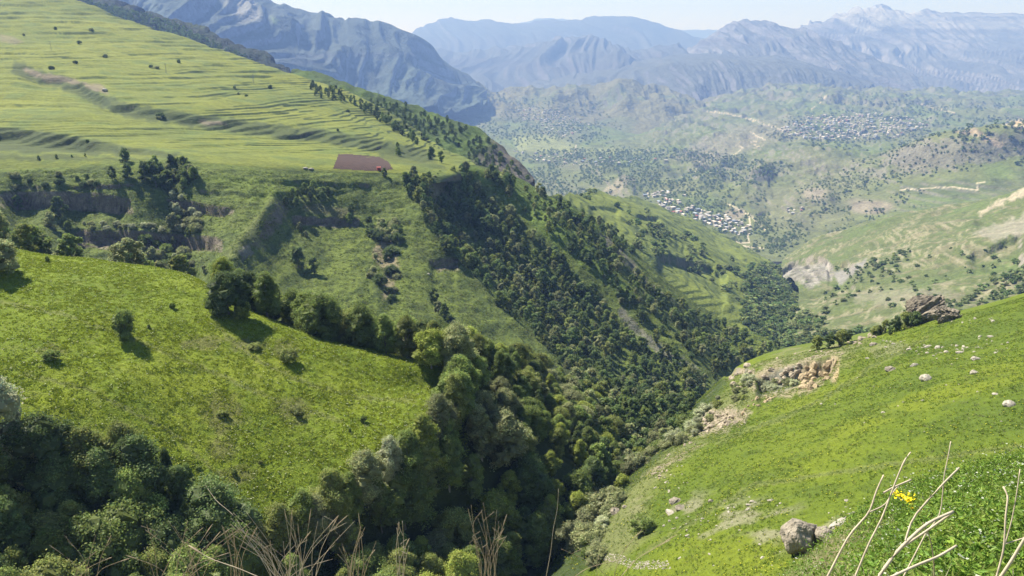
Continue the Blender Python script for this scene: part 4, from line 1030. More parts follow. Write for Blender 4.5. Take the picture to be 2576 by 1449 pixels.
# --- the mountainside: single trees and thickets
SPOT = [(315,408,34,'dark','highest tree on the pasture edge above the big cliff'),(322,447,36,'dark','dark tree just below the highest tree on the pasture edge'),(283,452,34,'dark','narrow dark tree left of the two stacked trees on the cliff top'),(366,452,44,'dark','dark tree right of the two stacked trees on the cliff top'),
 (150,545,50,'dark','tall dark tree on the scree slope below the big cliff'),(45,525,34,'dark','dark tree at the foot of the left cliff'),(128,570,38,'grey','grey-green tree beside the tall dark tree under the cliff'),(172,585,30,'green','rounded tree below the tall dark tree under the cliff'),
 (435,580,44,'grey','pale grey tree in the gully at the right end of the big cliff'),(448,545,34,'silver','silvery tree high in the gully right of the big cliff'),(385,650,30,'grey','grey round tree below the lower cliff band'),(410,655,26,'grey','second grey round tree below the lower cliff band'),(440,662,26,'silver','silver bush-like tree at the foot of the gully'),(475,600,30,'green','tree on the rib right of the gully'),
 (1002,392,22,'green','small tree on the strip right of the ploughed field'),(1000,378,20,'dark','little tree above the strip right of the ploughed field'),(968,445,22,'dark','tree directly beside the red hut'),(1085,400,30,'dark','first tree of the row below the terraces'),(1110,410,30,'green','second tree of the row below the terraces'),
 (885,545,34,'dark','dark tree on the ledge right of the upper thicket'),(880,562,26,'green','smaller tree at the foot of the ledge tree'),(865,555,16,'grey','small grey bush-like tree on the ledge'),(755,580,22,'grey','rounded grey tree under the small cliff'),(770,598,18,'grey','small grey tree below the rounded grey tree'),
 (752,672,52,'dark','tall dark tree in the hollow above the meadow edge belt'),(790,690,46,'dark','second dark tree in the hollow above the meadow edge belt'),(515,690,24,'grey','round tree near the foot of the ribbed spur'),(1092,765,46,'dark','dark tree at the top of the row on the big green spur'),(1102,790,36,'grey','pale tree within the row on the big green spur'),(1118,800,40,'dark','third tree of the row on the big green spur'),(1135,830,42,'dark','lowest dark tree of the row on the big green spur'),(1155,845,30,'dark','small dark tree at the foot of the row on the big green spur')]
for u, v, h, t, lab in SPOT: one(F if v > 430 else L, u, v, h, 'mid', t, lab, wide=1.1)
def thicket(poly, land, n, gap, h0, h1, place, group, tones, kind='mid', cat='tree', nz=None):
    for p in scatter_uv(poly, land, n, gap, rs, nz):
        t = tones[rs.randint(len(tones))]
        plant(kind, p, rs.uniform(h0, h1), t, '%s leafy %s %s' % (WORDS[t], cat, place), cat, group, rs, rs.uniform(1, 1.3), None, cat)
thicket([(380,418),(470,415),(490,450),(470,490),(400,480),(375,450)], F, 22, 4.5, 6.5, 9, 'in the dark thicket above the right end of the big cliff', 'thicket above the cliff', ['dark', 'dark', 'green', 'grey'], cat='bush')  # small trees of the thicket, tagged as bushes
thicket([(755,480),(830,478),(835,500),(760,520),(715,530),(720,510)], F, 13, 4.5, 6, 8, 'in the thicket on the ledge below the ploughed field', 'thicket below the ploughed field', ['dark', 'dark', 'green'], cat='bush')  # ledge trees, likewise tagged as bushes
thicket([(925,560),(1000,560),(1000,610),(950,612),(920,600)], F, 16, 3.6, 4, 6, 'in the thicket at the top of the dry landslip', 'bushes at the top of the landslip', ['grey', 'dark', 'grey'], 'bush', 'bush')
for k, (u, v, h) in enumerate(((985,645,24),(945,650,14),(985,690,22),(940,690,22),(955,715,24),(990,735,14),(975,740,18),(935,700,16),(970,655,12),(1000,700,12),(985,755,14))):
    one(F, u, v, h, 'bush', ['dark', 'grey'][k % 2], '%s bush beside the dry landslip on the mountainside' % ('dark' if k % 2 == 0 else 'grey-green'), 'bush', 'bush', 1.1, 'bushes beside the landslip')
thicket([(350,600),(480,610),(480,680),(420,690),(350,650)], F, 14, 5, 3, 5, 'on the dark slope below the lower cliff band', 'bushes below the lower cliff band', ['grey', 'grey', 'green'], 'bush', 'bush')
thicket([(200,560),(420,570),(420,585),(220,580)], F, 14, 4, 2, 3.2, 'along the top of the lower cliff band', 'bushes on the lower cliff band', ['grey', 'silver'], 'bush', 'bush')
thicket([(30,440),(250,440),(250,480),(30,480)], F, 12, 5, 2.5, 4, 'along the top of the upper cliff', 'bushes on the upper cliff', ['grey', 'dark'], 'bush', 'bush')
thicket([(430,490),(500,520),(500,590),(440,600)], F, 12, 5, 3, 5, 'in the gully right of the big cliff', 'bushes in the cliff gully', ['grey', 'green', 'silver'], 'bush', 'bush')
for k, (u, v, h) in enumerate(((140,75,9),(230,77,8),(200,110,9),(190,160,9),(265,145,11),(130,175,10),(380,170,8),(395,172,7),(450,158,10),(745,170,12),(785,177,10),(845,222,9),(930,267,9),(1045,275,9),(1040,296,7),(1070,353,12),(400,300,9),(405,296,14),(640,465,12),(60,90,7),(680,224,12),(620,243,7),(600,238,7),(590,222,7),(220,358,9),(1230,568-205,9),(1225-350,222+60,8),(850,330,8),(640,465,8),(955,245,8))):
    if v > 430: continue
    one(L, u, v, h * .8, 'bush', ['dark', 'grey', 'dark'][k % 3], 'small %s bush alone on the terraced pasture, %s' % (['dark', 'grey-green', 'dark'][k % 3], ('high up near the skyline' if v < 120 else 'on the upper terraces' if v < 200 else 'near the pasture crest' if u > 800 else 'on the lower terraces')), 'bush', 'bush', 1.2, 'bushes dotted over the terraced pasture')
# --- right side
for k, (u, v, h, w) in enumerate(((2055,880,40,1.2),(2085,876,44,1.2),(2115,868,42,1.2),(2135,860,34,1.1),(2060,868,26,1.1))):
    one(RM, u, v, h, 'mid', 'dark' if k % 2 else 'olive', 'dense dark shrub in the clump on the rim of the right meadow', 'bush', 'bush', w, 'shrubs in the rim clump')
for k, (u, v, h, w) in enumerate(((2228,836,34,1.2),(2250,836,44,1.1),(2275,828,46,1.2),(2298,822,40,1.2),(2208,842,26,1.2),(2240,844,24,1.0))):
    one(RM, u, v, h, 'mid', 'dark' if k % 2 else 'olive', 'dark leafy tree in the clump left of the great rock', 'tree', 'tree', w, 'trees beside the great rock')
one(RM, 1618, 1340, 48, 'bush', 'green', 'round green bush among stones low on the right meadow', 'bush', 'bush', 1.1)
one(RM, 2200, 845, 26, 'bush', 'olive', 'small bush on a rock at the rim of the right meadow', 'bush', 'bush', 1.1)
def thick2(poly, land, n, gap, h0, h1, place, group, tones, kind='mid', cat='bush', nz=None): thicket(poly, land, n, gap, h0, h1, place, group, tones, kind, cat, nz)
thick2([(1500,1440),(1520,1340),(1535,1280),(1600,1190),(1680,1120),(1750,1060),(1700,1080),(1600,1150),(1540,1200),(1500,1270),(1440,1380)], RM, 48, 2.6, 2.5, 5.5, 'in the thicket where the stream meets the right meadow', 'bushes along the foot of the right meadow', ['grey', 'green', 'yellow', 'pale', 'grey', 'silver'], 'bush')
thick2([(1640,1140),(1700,1110),(1760,1050),(1820,990),(1880,960),(1900,1000),(1820,1020),(1760,1090),(1700,1130)], RM, 40, 4.0, 1.5, 3.5, 'in the grey scrub on the flank under the yellow cliff', 'scrub on the flank of the right meadow', ['grey', 'silver', 'grey', 'olive'], 'bush')
thick2([(1990,930),(1900,960),(1920,990),(2000,975)], RM, 14, 4.0, 1.5, 3, 'in the grey scrub beside the yellow cliff', 'scrub beside the yellow cliff', ['grey', 'silver'], 'bush')
print('trees', N_TREE, 'bushes', N_BUSH)

# --- the gorge woods: beyond the first few hundred trees, one wood each
def wood_stuff(name, zones, kind, tones, seed):
    pts, scl = [], []
    r2 = np.random.RandomState(seed)
    h0 = np.mean([p[2] for p in PROTO[kind]])
    for poly, land, n, gap, lo, hi, nz in zones:
        q = scatter_uv(poly, land, n, gap, r2, nz, 3 if kind == 'mid' else 14)
        for p in q:
            s = r2.uniform(lo, hi) / h0; w = s * (r2.uniform(.95, 1.3) if kind == 'mid' else r2.uniform(.9, 1.8))
            pts.append((p.x, p.y, p.z - .3)); scl.append((w, w, s))
    print(name, len(pts))
    return gn_scatter(name, pts, scl, proto_obs(kind, tones), seed=seed)
E1 = [(1060,545),(1015,455),(1040,450),(1110,500),(1140,440),(1185,440),(1215,490),(1290,545),(1380,630),(1450,700),(1530,790),(1600,860),(1700,930),(1780,960),(1780,1000),(1560,1040),(1450,960),(1400,905),(1330,835),(1240,750),(1155,665),(1090,605)]
E2 = [(1230,425),(1300,465),(1400,530),(1480,580),(1560,650),(1620,710),(1720,800),(1850,890),(1920,900),(1780,960),(1700,920),(1600,810),(1510,700),(1430,620),(1340,545),(1250,480)]
E3 = [(1340,465),(1450,530),(1530,575),(1610,640),(1560,650),(1470,590),(1370,515)]
E4 = [(1640,720),(1700,760),(1780,800),(1900,860),(1990,890),(1860,940),(1760,870),(1680,790)]
E5 = [(1450,960),(1560,1010),(1780,980),(1700,1090),(1600,1150),(1560,1230),(1500,1200),(1420,1020)]
wood_stuff('gorge_wood', [(E1, F, 560, 4.9, 5, 12, (60, -.26, 2, 1)), (E2, F, 340, 5.2, 4, 11, (45, -.04, 3, 1)), (E3, F, 50, 7, 7, 10, (40, -.15, 4)), (E4, F, 130, 7, 6, 10, (60, -.15, 6)),
   (E5, M, 170, 4.6, 6, 10, None), (E5, RM, 60, 5, 5, 8, None),
   ([(1000,450),(1130,445),(1150,500),(1100,520)], F, 40, 4.5, 4, 7, (30, -.1, 9)), ([(1080,380),(1110,385),(1180,430),(1300,470),(1290,480),(1180,450)], F, 40, 5, 6, 9, None)],
   'mid', ['far', 'dark', 'green', 'far', 'olive', 'grey'], 31)
wood_stuff('ridge_wood', [([(780,215),(860,235),(960,285),(1040,330),(1060,375),(1010,345),(900,270),(790,240)], L, 110, 6, 5, 8, None), ([(780,225),(1000,265),(1180,325),(1270,390),(1340,455),(1250,440),(1100,380),(950,310)], U, 300, 8, 6, 9, (40, -.1, 13)),
   ([(60,395),(330,390),(330,400),(60,402)], L, 6, 8, 2, 3, None)], 'mid', ['far', 'dark', 'green'], 33)
SC = (45, .02, 17)
wood_stuff('valley_wood', [
   ([(1880,690),(1940,660),(2020,760),(2060,840),(2000,900),(1940,900),(1880,800)], GS, 260, 8, 6, 10, None), ([(1960,760),(2080,840),(2200,850),(2200,880),(1950,900)], RSL, 200, 8, 5, 9, (40, -.2, 5)),
   ([(1450,480),(1650,560),(1800,640),(1950,700),(1900,760),(1760,700),(1600,600)], GS, 200, 12, 6, 10, (26, .08, 8)),
   ([(2120,690),(2280,640),(2300,670),(2150,710)], RSL, 90, 10, 4, 7, (30, -.1, 9)), ([(2000,700),(2576,600),(2576,760),(2050,800)], RSL, 60, 14, 3, 6, (50, .12, 9)), ([(2280,790),(2480,740),(2576,650),(2576,740),(2300,810)], RSL, 160, 9, 4, 7, (40, -.05, 19)),
   ([(1600,480),(1900,480),(2000,560),(1990,640),(1860,640),(1750,600)], VF, 700, 12, 4, 9, (30, .02, 10)), ([(1900,560),(2300,470),(2300,520),(2030,600),(1980,640)], VF, 480, 11, 3, 8, (36, .06, 11)),
   ([(2000,480),(2350,340),(2500,360),(2450,420),(2300,440),(2050,520)], VF, 1100, 12, 3, 8, (30, 0, 12)), ([(1340,380),(1700,380),(1960,420),(1900,470),(1600,470),(1400,450)], VF, 1500, 15, 4, 10, (40, 0, 14)),
   ([(1260,340),(1300,380),(1400,450),(1450,480),(1560,500),(1500,520),(1350,470)], VF, 700, 16, 5, 11, (40, -.25, 16)),
   ([(1300,385),(1700,375),(1900,400),(1980,430),(1800,440),(1400,400)], VF, 600, 18, 5, 11, SC)], 'small', ['valley', 'far', 'valley', 'far'], 37)
wood_stuff('distant_wood', [
   ([(1100,235),(1300,260),(1480,290),(1520,350),(1300,350),(1150,300)], VF, 1300, 34, 8, 14, (30, -.12, 14)), ([(1250,250),(1480,260),(1560,330),(1450,350),(1280,340)], CH, 350, 34, 8, 13, (25, -.05, 4)),
   ([(1940,300),(2110,280),(2330,300),(2320,360),(2050,370),(1930,350)], VF, 480, 24, 7, 11, (24, -.05, 4)), ([(2050,240),(2576,255),(2576,320),(2300,320)], VF, 900, 30, 8, 12, (30, .08, 5)), ([(2330,320),(2576,300),(2576,420),(2400,360)], VF, 300, 24, 8, 14, (24, .05, 5)),
   ([(960,230),(1200,225),(1250,255),(1100,260)], CH, 300, 40, 12, 18, None)], 'small', ['valley', 'far'], 39)
DWP = scatter_uv([(190,-5),(430,55),(640,155),(600,170),(300,60)], DW, 900, 9, np.random.RandomState(3), None)
gn_scatter('mountain_wood', [(p.x, p.y, p.z) for p in DWP], [(1.6, 1.6, 1.6)] * len(DWP), proto_obs('small', ['far', 'dark']), seed=4)
# ================================================================ rocks
def rock_mesh(name, seed, sub=3, squash=(1, 1, .8), cuts=7, rough=.10, col=(0.25, 0.22, 0.17), freq=2.2):
    rs_ = np.random.RandomState(seed)
    V, Fc = ICO[sub]; V = V.copy()
    for _ in range(cuts):
        n = rand_dirs(1, rs_, 0)[0]; dcut = rs_.uniform(.55, .85)
        k = V @ n; V = V - np.outer(np.maximum(0, k - dcut), n)
    def n3(f, s_): return fbm(V[:, 0] * f + V[:, 2] * f * .7, V[:, 1] * f - V[:, 2] * f * .8, 4, s_)
    V = V * (1 + rough * 1.6 * n3(freq, seed) + rough * .7 * n3(freq * 3.1, seed + 3))[:, None]
    V = V * np.array(squash)
    c = np.array(col) * (1 + .35 * n3(2.5, seed + 5) + .2 * n3(9, seed + 8))[:, None]
    return mesh_np(name, V, Fc, MAT_ROCK, np.clip(c, .02, .8), smooth=False)
MAT_ROCK = terrain_mat('weathered_rock', 1.2, 6, .72, 1.3, 1.0, .12)
DARKR = [rock_mesh('crag', 560 + i, 4, (1.1, 1, .95), 8, .18, (0.19, 0.165, 0.125), 3.2) for i in range(3)]
BIGR = [rock_mesh('boulder', 500 + i, 4, (1.15, .95, .9), 10, .10) for i in range(3)]
SMALLR = [rock_mesh('stone', 520 + i, 2, sq, 6, .10, (0.34, 0.31, 0.25)) for i, sq in enumerate(((1.3, .8, .5), (1, 1, .7), (1.6, .8, .4), (1.1, .9, .9), (1.4, 1, .55)))]
def rock(land, u, v, px, label, big=False, group=None, sc=(1, 1, 1), sink=.25, name=None, rz=None):
    p, nn = land.hit(u, v)
    if p is None: return
    r = px * p.y / FPX / 2 * 1.05
    me = (DARKR if name == 'crag' else BIGR if big else SMALLR)[rs.randint(3 if big else 5)]
    o = link(name or ('boulder' if big else 'stone'), me)
    o.location = p + nn * (r * (.30 - sink)); o.scale = (r * sc[0], r * sc[1], r * sc[2])
    q = nn.lerp(Vector((0, 0, 1)), .5).to_track_quat('Z', 'Y').to_euler()
    o.rotation_euler = (q.x, q.y, rs.uniform(0, 6.28) if rz is None else rz)
    tagp(o, label, 'rock', group)
    return o
rock(RM, 2026, 1376, 112, 'huge pale pitted boulder leaning low on the right meadow', True, sc=(1.0, 1.0, 1.25), rz=.4, sink=-.15)
rock(RM, 2082, 1356, 64, 'smaller lump of rock joined to the right of the huge boulder', True, rz=1.2, sink=0)
rock(RM, 2110, 1318, 46, 'pale flat outcrop just right of the huge boulder', False, sc=(1.2, 1, .8))
for k, (u, v, px, sx) in enumerate(((2345,804,98,1.05),(2310,814,66,1.0),(2384,806,64,1.0))):
    rock(RM, u, v, px, ['great craggy free-standing rock on the rim of the right meadow', 'left shoulder block of the great craggy rock', 'right shadowed block of the great craggy rock'][k], True, None, (sx, 1, .85), -.15, 'crag')
LISTR = [(1700,1262,34,'jagged grey rock stack among stones in the lower right meadow',1),(1712,1280,28,'lower block leaning on the jagged grey rock stack',1),(1688,1292,26,'pale block below the jagged grey rock stack',0),(1548,1290,30,'rounded dark grey boulder at the edge of the stream bushes',1),(1572,1276,16,'small dark rock behind the rounded boulder by the bushes',1),
 (1788,1262,18,'lone dark stone in the grass right of the jagged stack',1),(2330,955,34,'large angular pale stone in the middle of the right meadow',0),(2242,930,28,'tall pale stone left of the pale stone cluster',1),(2300,920,20,'stone above the tall pale stone',0),(2540,1020,34,'long flat pale stone at the right edge of the meadow',0),(2505,992,14,'small stone above the long flat pale stone',0),
 (2455,905,24,'flat pale stone below the stone clusters',0),(2452,940,24,'pair of pale stones low in the stone field',0),(2198,868,22,'dark rock with a bush on it at the meadow rim',1),(2130,1320-60,14,'small stone between the meadow shrubs',0)]
for u, v, px, lab, b in LISTR: rock(RM, u, v, px, lab, bool(b))
CL = [((2370,885),(70,22),26,'in the scatter of pale stones high on the right meadow','stones in the high scatter'),((2480,870),(60,24),20,'in the right-hand scatter of pale stones','stones in the right-hand scatter'),((2450,800),(70,16),10,'in the line of stones near the meadow rim','stones near the rim'),
      ((2250,870),(50,16),9,'among the stones below the meadow rim','stones below the rim'),((1760,1330),(110,40),26,'in the stony ground left of the huge boulder','stones left of the huge boulder'),((1890,1270),(90,30),20,'in the stony ground above the huge boulder','stones above the huge boulder'),
      ((1690,1210),(50,50),16,'on the stony flank above the stream bushes','stones on the stony flank'),((2300,1000),(260,120),22,'scattered singly in the grass of the right meadow','lone stones in the right meadow'),((1900,1400),(200,40),12,'in the grass near the foot of the right meadow','stones near the foot of the right meadow'),((2120,1300),(40,30),12,'on the bare patch beside the huge boulder','stones beside the huge boulder')]
for (cu, cv), (ru, rv), n_, lab, grp in CL:
    for _ in range(n_):
        a, q_ = rs.uniform(0, 6.28), rs.uniform(0, 1) ** .6
        px = rs.choice([5, 6, 8, 10, 13, 17], p=[.34, .27, .18, .12, .06, .03])
        rock(RM, cu + ru * q_ * math.cos(a), cv + rv * q_ * math.sin(a), px, '%s pale stone %s' % ('small' if px < 9 else 'larger', lab), False, grp)
for k, (u, v, px, lab) in enumerate(((1078,690,8,'single white stone on the big green spur'),(768,424,12,'rock at the brink left of the ploughed field'),(782,426,12,'second rock at the brink left of the ploughed field'),(264,228,14,'dark rocks of the upper scarp on the pasture'))):
    rock(L if v < 430 else F, u, v, px, lab)
# the low scree patch of broken stones
pts, sc_ = [], []
for _ in range(900):
    u = rs.uniform(1515, 1690); v = 1400 + rs.uniform(-14, 32)
    if not inside([(1515,1392),(1560,1396),(1600,1412),(1680,1410),(1690,1432),(1600,1436),(1555,1418),(1515,1408)], np.array([u]), np.array([v]))[0]: continue
    p, nn = RM.hit(u, v)
    if p is None: continue
    s = rs.uniform(.07, .2); pts.append(p); sc_.append((s, s, s))
fr_ = [bpy.data.objects.new('form', m_) for m_ in SMALLR]
tagp(gn_scatter('scree', pts, sc_, fr_, tilt=.6, seed=9), 'patch of pinkish broken stones at the foot of the right meadow')
# outcrop blocks on the eroded rims: each block a rock of its own
def crag(poly, land, n_, px, col_me, lab, grp, sc=(1, 1, 1)):
    for p in scatter_uv(poly, land, n_, px * .00012 * 100, rs):
        r = px * p.y / FPX / 2 * rs.uniform(.6, 1.4)
        o = link('outcrop_block', col_me[rs.randint(len(col_me))]); o.location = p; o.rotation_euler = (rs.uniform(-.4, .4), rs.uniform(-.4, .4), rs.uniform(0, 6.28)); o.scale = (r * sc[0], r * sc[1], r * sc[2])
        tagp(o, lab, 'rock', grp)
YR = [rock_mesh('outcrop_block', 540 + i, 3, (1, .8, 1.1), 9, .10, (0.36, 0.285, 0.175)) for i in range(3)]
GR = [rock_mesh('outcrop_block', 550 + i, 3, (1.2, .8, .8), 9, .12, (0.33, 0.28, 0.205)) for i in range(3)]
crag([(2020,925),(2060,915),(2105,905),(2110,925),(2080,960),(2040,990),(2010,985)], RM, 34, 20, YR, 'ochre yellow block of the crumbling cliff on the right meadow rim', 'blocks of the ochre cliff')
crag([(1900,965),(1940,930),(2010,915),(2020,940),(1960,980),(1915,995)], RM, 30, 18, GR, 'grey-brown block left of the ochre cliff', 'blocks left of the ochre cliff')
crag([(1765,1045),(1830,1030),(1870,1045),(1840,1075),(1775,1090)], RM, 44, 17, GR, 'brown block of the small overhanging outcrop by the bushes', 'blocks of the overhanging outcrop')
crag([(1830,960),(1880,920),(1900,930),(1860,985)], RM, 10, 18, GR, 'grey block on the steep flank above the gorge', 'blocks above the gorge')
crag([(2160,880),(2230,850),(2260,800),(2200,810),(2120,860)], RM, 16, 14, GR, 'brown rock among shrubs behind the meadow rim', 'rocks behind the rim')

crag([(1640,1190),(1700,1120),(1765,1085),(1780,1100),(1710,1160),(1660,1210)], RM, 26, 9, GR, 'small brown rock on the flank below the overhanging outcrop', 'rocks on the flank')
crag([(1860,1045),(1900,1000),(1960,985),(1950,1005),(1890,1030)], RM, 22, 10, YR, 'tan rock on the slope between the two outcrops', 'rocks between the outcrops')
crag([(1940,900),(2050,880),(2130,890),(2100,905),(1980,915)], RM, 18, 8, GR, 'grey rock along the rim above the ochre cliff', 'rocks on the rim')

# ================================================================ ploughed field and red hut
SOILM = simple_mat('ploughed_soil', (0.068, 0.043, 0.034), 1, .35, .7, 1.25, .6, .3)
_nt = SOILM.node_tree; _w = _nt.nodes.new('ShaderNodeTexWave'); _w.inputs['Scale'].default_value = .28; _w.inputs['Distortion'].default_value = 2.5; _w.inputs['Detail'].default_value = 3
_g = _nt.nodes.new('ShaderNodeNewGeometry'); _nt.links.new(_g.outputs['Position'], _w.inputs['Vector'])
_bs = next(n for n in _nt.nodes if n.type == 'BSDF_PRINCIPLED'); _src = _bs.inputs['Base Color'].links[0].from_socket
_nt.links.new(mulcol(_nt, _src, maprange(_nt, _w.outputs['Fac'], 0, 1, .7, 1.2)), _bs.inputs['Base Color'])
pf = [(838,424),(852,388),(900,390),(955,396),(978,408),(988,426),(940,430)]
L.C = None
def sheet(land, poly, name, mat, lift=.12, nu=60, nv=24):
    A_ = np.array(poly, float); lo, hi = A_.min(0), A_.max(0); V, idx, Fc = [], {}, []
    for j in range(nv + 1):
        for i in range(nu + 1):
            u = lo[0] + (hi[0] - lo[0]) * i / nu; v = lo[1] + (hi[1] - lo[1]) * j / nv
            if float(dseg(poly, np.array([u]), np.array([v]), True)[0]) > 1.5 and not inside(poly, np.array([u]), np.array([v]))[0]: continue
            p, nn = land.hit(u, v)
            if p is None: continue
            idx[(i, j)] = len(V); V.append((p.x, p.y, p.z + lift))
    for (i, j) in list(idx):
        q = [(i, j), (i, j + 1), (i + 1, j + 1), (i + 1, j)]
        if all(k in idx for k in q): Fc.append([idx[k] for k in q])
    o = link(name, mesh_np(name, V, Fc, mat)); o['kind'] = 'structure'; return o
sheet(L, pf, 'ploughed_field', SOILM)
def box(a, b):
    x0, y0, z0 = a; x1, y1, z1 = b
    V = np.array([(x0,y0,z0),(x1,y0,z0),(x1,y1,z0),(x0,y1,z0),(x0,y0,z1),(x1,y0,z1),(x1,y1,z1),(x0,y1,z1)], float)
    return V, np.array([(0,2,1),(0,3,2),(4,5,6),(4,6,7),(0,1,5),(0,5,4),(1,2,6),(1,6,5),(2,3,7),(2,7,6),(3,0,4),(3,4,7)])
def gable(w, l, z0, h, over=.3):
    a, b = w / 2 + over, l / 2 + over; t = .12
    V = np.array([(-a,-b,z0),(a,-b,z0),(a,b,z0),(-a,b,z0),(-a,0,z0+h),(a,0,z0+h),(-a,-b,z0-t),(a,-b,z0-t),(a,b,z0-t),(-a,b,z0-t)], float)
    return V, np.array([(0,1,5),(0,5,4),(2,3,4),(2,4,5),(1,2,5),(3,0,4),(0,6,7),(0,7,1),(1,7,8),(1,8,2),(2,8,9),(2,9,3),(3,9,6),(3,6,0),(6,8,7),(6,9,8)])
red = simple_mat('red_paint', (0.42, 0.07, 0.05), .6, 3); red2 = simple_mat('faded_red_sheet', (0.36, 0.10, 0.08), .5, 3)
p, nn = L.hit(953, 428)
hut = bpy.data.objects.new('hut', None); COL.objects.link(hut); hut.location = p; hut.rotation_euler = (0, 0, .3); hut.scale = (.9, .9, .9)
tagp(hut, 'tiny red hut at the corner of the brown ploughed field', 'hut')
link('wall', mesh_np('wall', *box((-1.5, -1.3, -.5), (1.5, 1.3, 2.3)), red, smooth=False), hut)
link('roof', mesh_np('roof', *gable(3.0, 2.6, 2.3, .9), red2, smooth=False), hut)
link('door', mesh_np('door', *box((-.4, -1.38, 0), (.4, -1.303, 1.9)), simple_mat('dark_wood', (.06, .04, .03)), smooth=False), hut)

# ================================================================ lattice power poles on the pasture
steel = simple_mat('weathered_steel', (0.16, 0.17, 0.18), .6)
def pole_parts(h):
    ps = []
    w0, w1 = h * .06, h * .015
    for sx, sy in ((-1, -1), (1, -1), (1, 1), (-1, 1)):
        ps.append(tube([(sx * w0, sy * w0, -.5), (sx * w1, sy * w1, h)], [.09, .06], 4))
    for k in range(6):
        z0, z1 = h * k / 6, h * (k + 1) / 6; a = w0 + (w1 - w0) * k / 6; b = w0 + (w1 - w0) * (k + 1) / 6
        ps.append(tube([(-a, -a, z0), (b, -b, z1)], [.04, .04], 3)); ps.append(tube([(a, a, z0), (-b, b, z1)], [.04, .04], 3))
    return join(ps), join([tube([(-h * .14, 0, z), (h * .14, 0, z)], [.07, .05], 4) for z in (h * .86, h * .97)])
(a_, b_) = pole_parts(11.0)
mA, mB = mesh_np('mast', *a_, steel, smooth=False), mesh_np('crossarm', *b_, steel, smooth=False)
WHERE = ['highest on the pasture at the left edge', 'second of the line down the pasture', 'third of the line, above a cluster of bushes', 'fourth of the line down the pasture', 'fifth of the line, near the pasture crest', 'sixth of the line, on the pasture crest', 'last of the line, against the blue mountain']
for k, (u, v) in enumerate(((129,128),(418,184),(638,210),(830,228),(952,246),(1074,262),(1240,310))):
    ld = L if k < 4 else U
    p, nn = ld.hit(u, v)
    if p is None: p, nn = U.hit(u, v + 12)
    if p is None: continue
    o = bpy.data.objects.new('power_pole', None); COL.objects.link(o); o.location = p; o.rotation_euler = (0, 0, .5)
    tagp(o, 'thin lattice power pole, ' + WHERE[k], 'pole', 'power poles across the pasture')
    link('mast', mA, o); link('crossarm', mB, o)

# ================================================================ villages
RT = {'tin': simple_mat('tin_roof', (0.50, 0.49, 0.47), .5), 'slate': simple_mat('grey_roof', (0.33, 0.30, 0.27), .6), 'rust': simple_mat('rusty_red_roof', (0.36, 0.14, 0.11), .7), 'blue': simple_mat('blue_roof', (0.28, 0.33, 0.38), .5), 'cream': simple_mat('cream_roof', (0.62, 0.56, 0.47), .7), 'pink': simple_mat('crimson_roof', (0.40, 0.08, 0.10), .6)}
WL = [simple_mat('stone_house_wall', (0.42, 0.37, 0.30)), simple_mat('pale_plaster', (0.60, 0.56, 0.50)), simple_mat('grey_block_wall', (0.30, 0.28, 0.26))]
WIN = simple_mat('dark_window', (0.04, 0.045, 0.05), .3)
def house_mesh(w, l, h, kind, wm, rm):
    body = [box((-w / 2, -l / 2, -2.5), (w / 2, l / 2, h))]
    if kind == 'gable': rf = gable(w, l, h + .13, l * .22, .5)
    else: rf = box((-w / 2 - .3, -l / 2 - .3, h + .01), (w / 2 + .3, l / 2 + .3, h + .35))
    wins = [box((x - .55, -l / 2 - .06, z), (x + .55, -l / 2 + .05, z + 1.3)) for x in np.arange(-w / 2 + 1.6, w / 2 - 1, 2.6) for z in ([1.0, 3.9] if h > 5 else [1.0])]
    V1, F1 = join(body); V2, F2 = rf; V3, F3 = join(wins)
    V = np.concatenate([V1, V2, V3]); Fc = np.concatenate([F1, F2 + len(V1), F3 + len(V1) + len(V2)])
    me = mesh_np('house', V, Fc, None, smooth=False)
    for m_ in (wm, rm, WIN): me.materials.append(m_)
    me.polygons.foreach_set('material_index', np.array([0] * len(F1) + [1] * len(F2) + [2] * len(F3), np.int32))
    return me
HS = []
for i in range(14):
    rk_ = ['tin', 'cream', 'slate', 'cream', 'cream', 'rust', 'cream', 'slate', 'blue', 'tin', 'cream', 'cream', 'slate', 'cream'][i]
    HS.append((rk_, house_mesh(rs.uniform(8, 17), rs.uniform(7, 11), rs.choice([3.2, 6.0, 6.2]), 'gable' if i % 3 else 'flat', WL[i % 3], RT[rk_])))
RNAME = {'tin': 'bright tin roof', 'slate': 'grey roof', 'rust': 'rusty red roof', 'blue': 'blue roof', 'cream': 'cream flat roof', 'pink': 'crimson roof'}
def village(poly, land, n_, gap, place, grp, sc=1.0, nz=None, rzs=(.4, 2.0)):
    for p in scatter_uv(poly, land, n_, gap, rs, nz):
        k = rs.randint(len(HS)); o = link('house', HS[k][1]); o.location = p
        o.rotation_euler = (0, 0, rs.choice(rzs) + rs.uniform(-.2, .2)); s = sc * rs.uniform(.8, 1.2); o.scale = (s, s, s)
        tagp(o, 'small house with %s %s' % (RNAME[HS[k][0]], place), 'house', grp)
village([(1650,510),(1690,500),(1760,528),(1830,545),(1850,560),(1800,570),(1720,545),(1660,530)], VF, 64, 17, 'packed in the core of the nearest village', 'houses in the core of the nearest village', 1.2)
village([(1610,490),(1680,480),(1740,490),(1700,505),(1640,505)], VF, 22, 18, 'among trees above the nearest village', 'houses above the nearest village')
village([(1800,545),(1880,560),(1900,600),(1860,595),(1810,575)], VF, 34, 16, 'strung along the lower end of the nearest village', 'houses at the lower end of the nearest village')
village([(1960,325),(2060,290),(2200,288),(2290,300),(2330,318),(2250,345),(2100,350),(1990,348)], VF, 110, 22, 'in the broad plateau village', 'houses of the plateau village', 1.35)
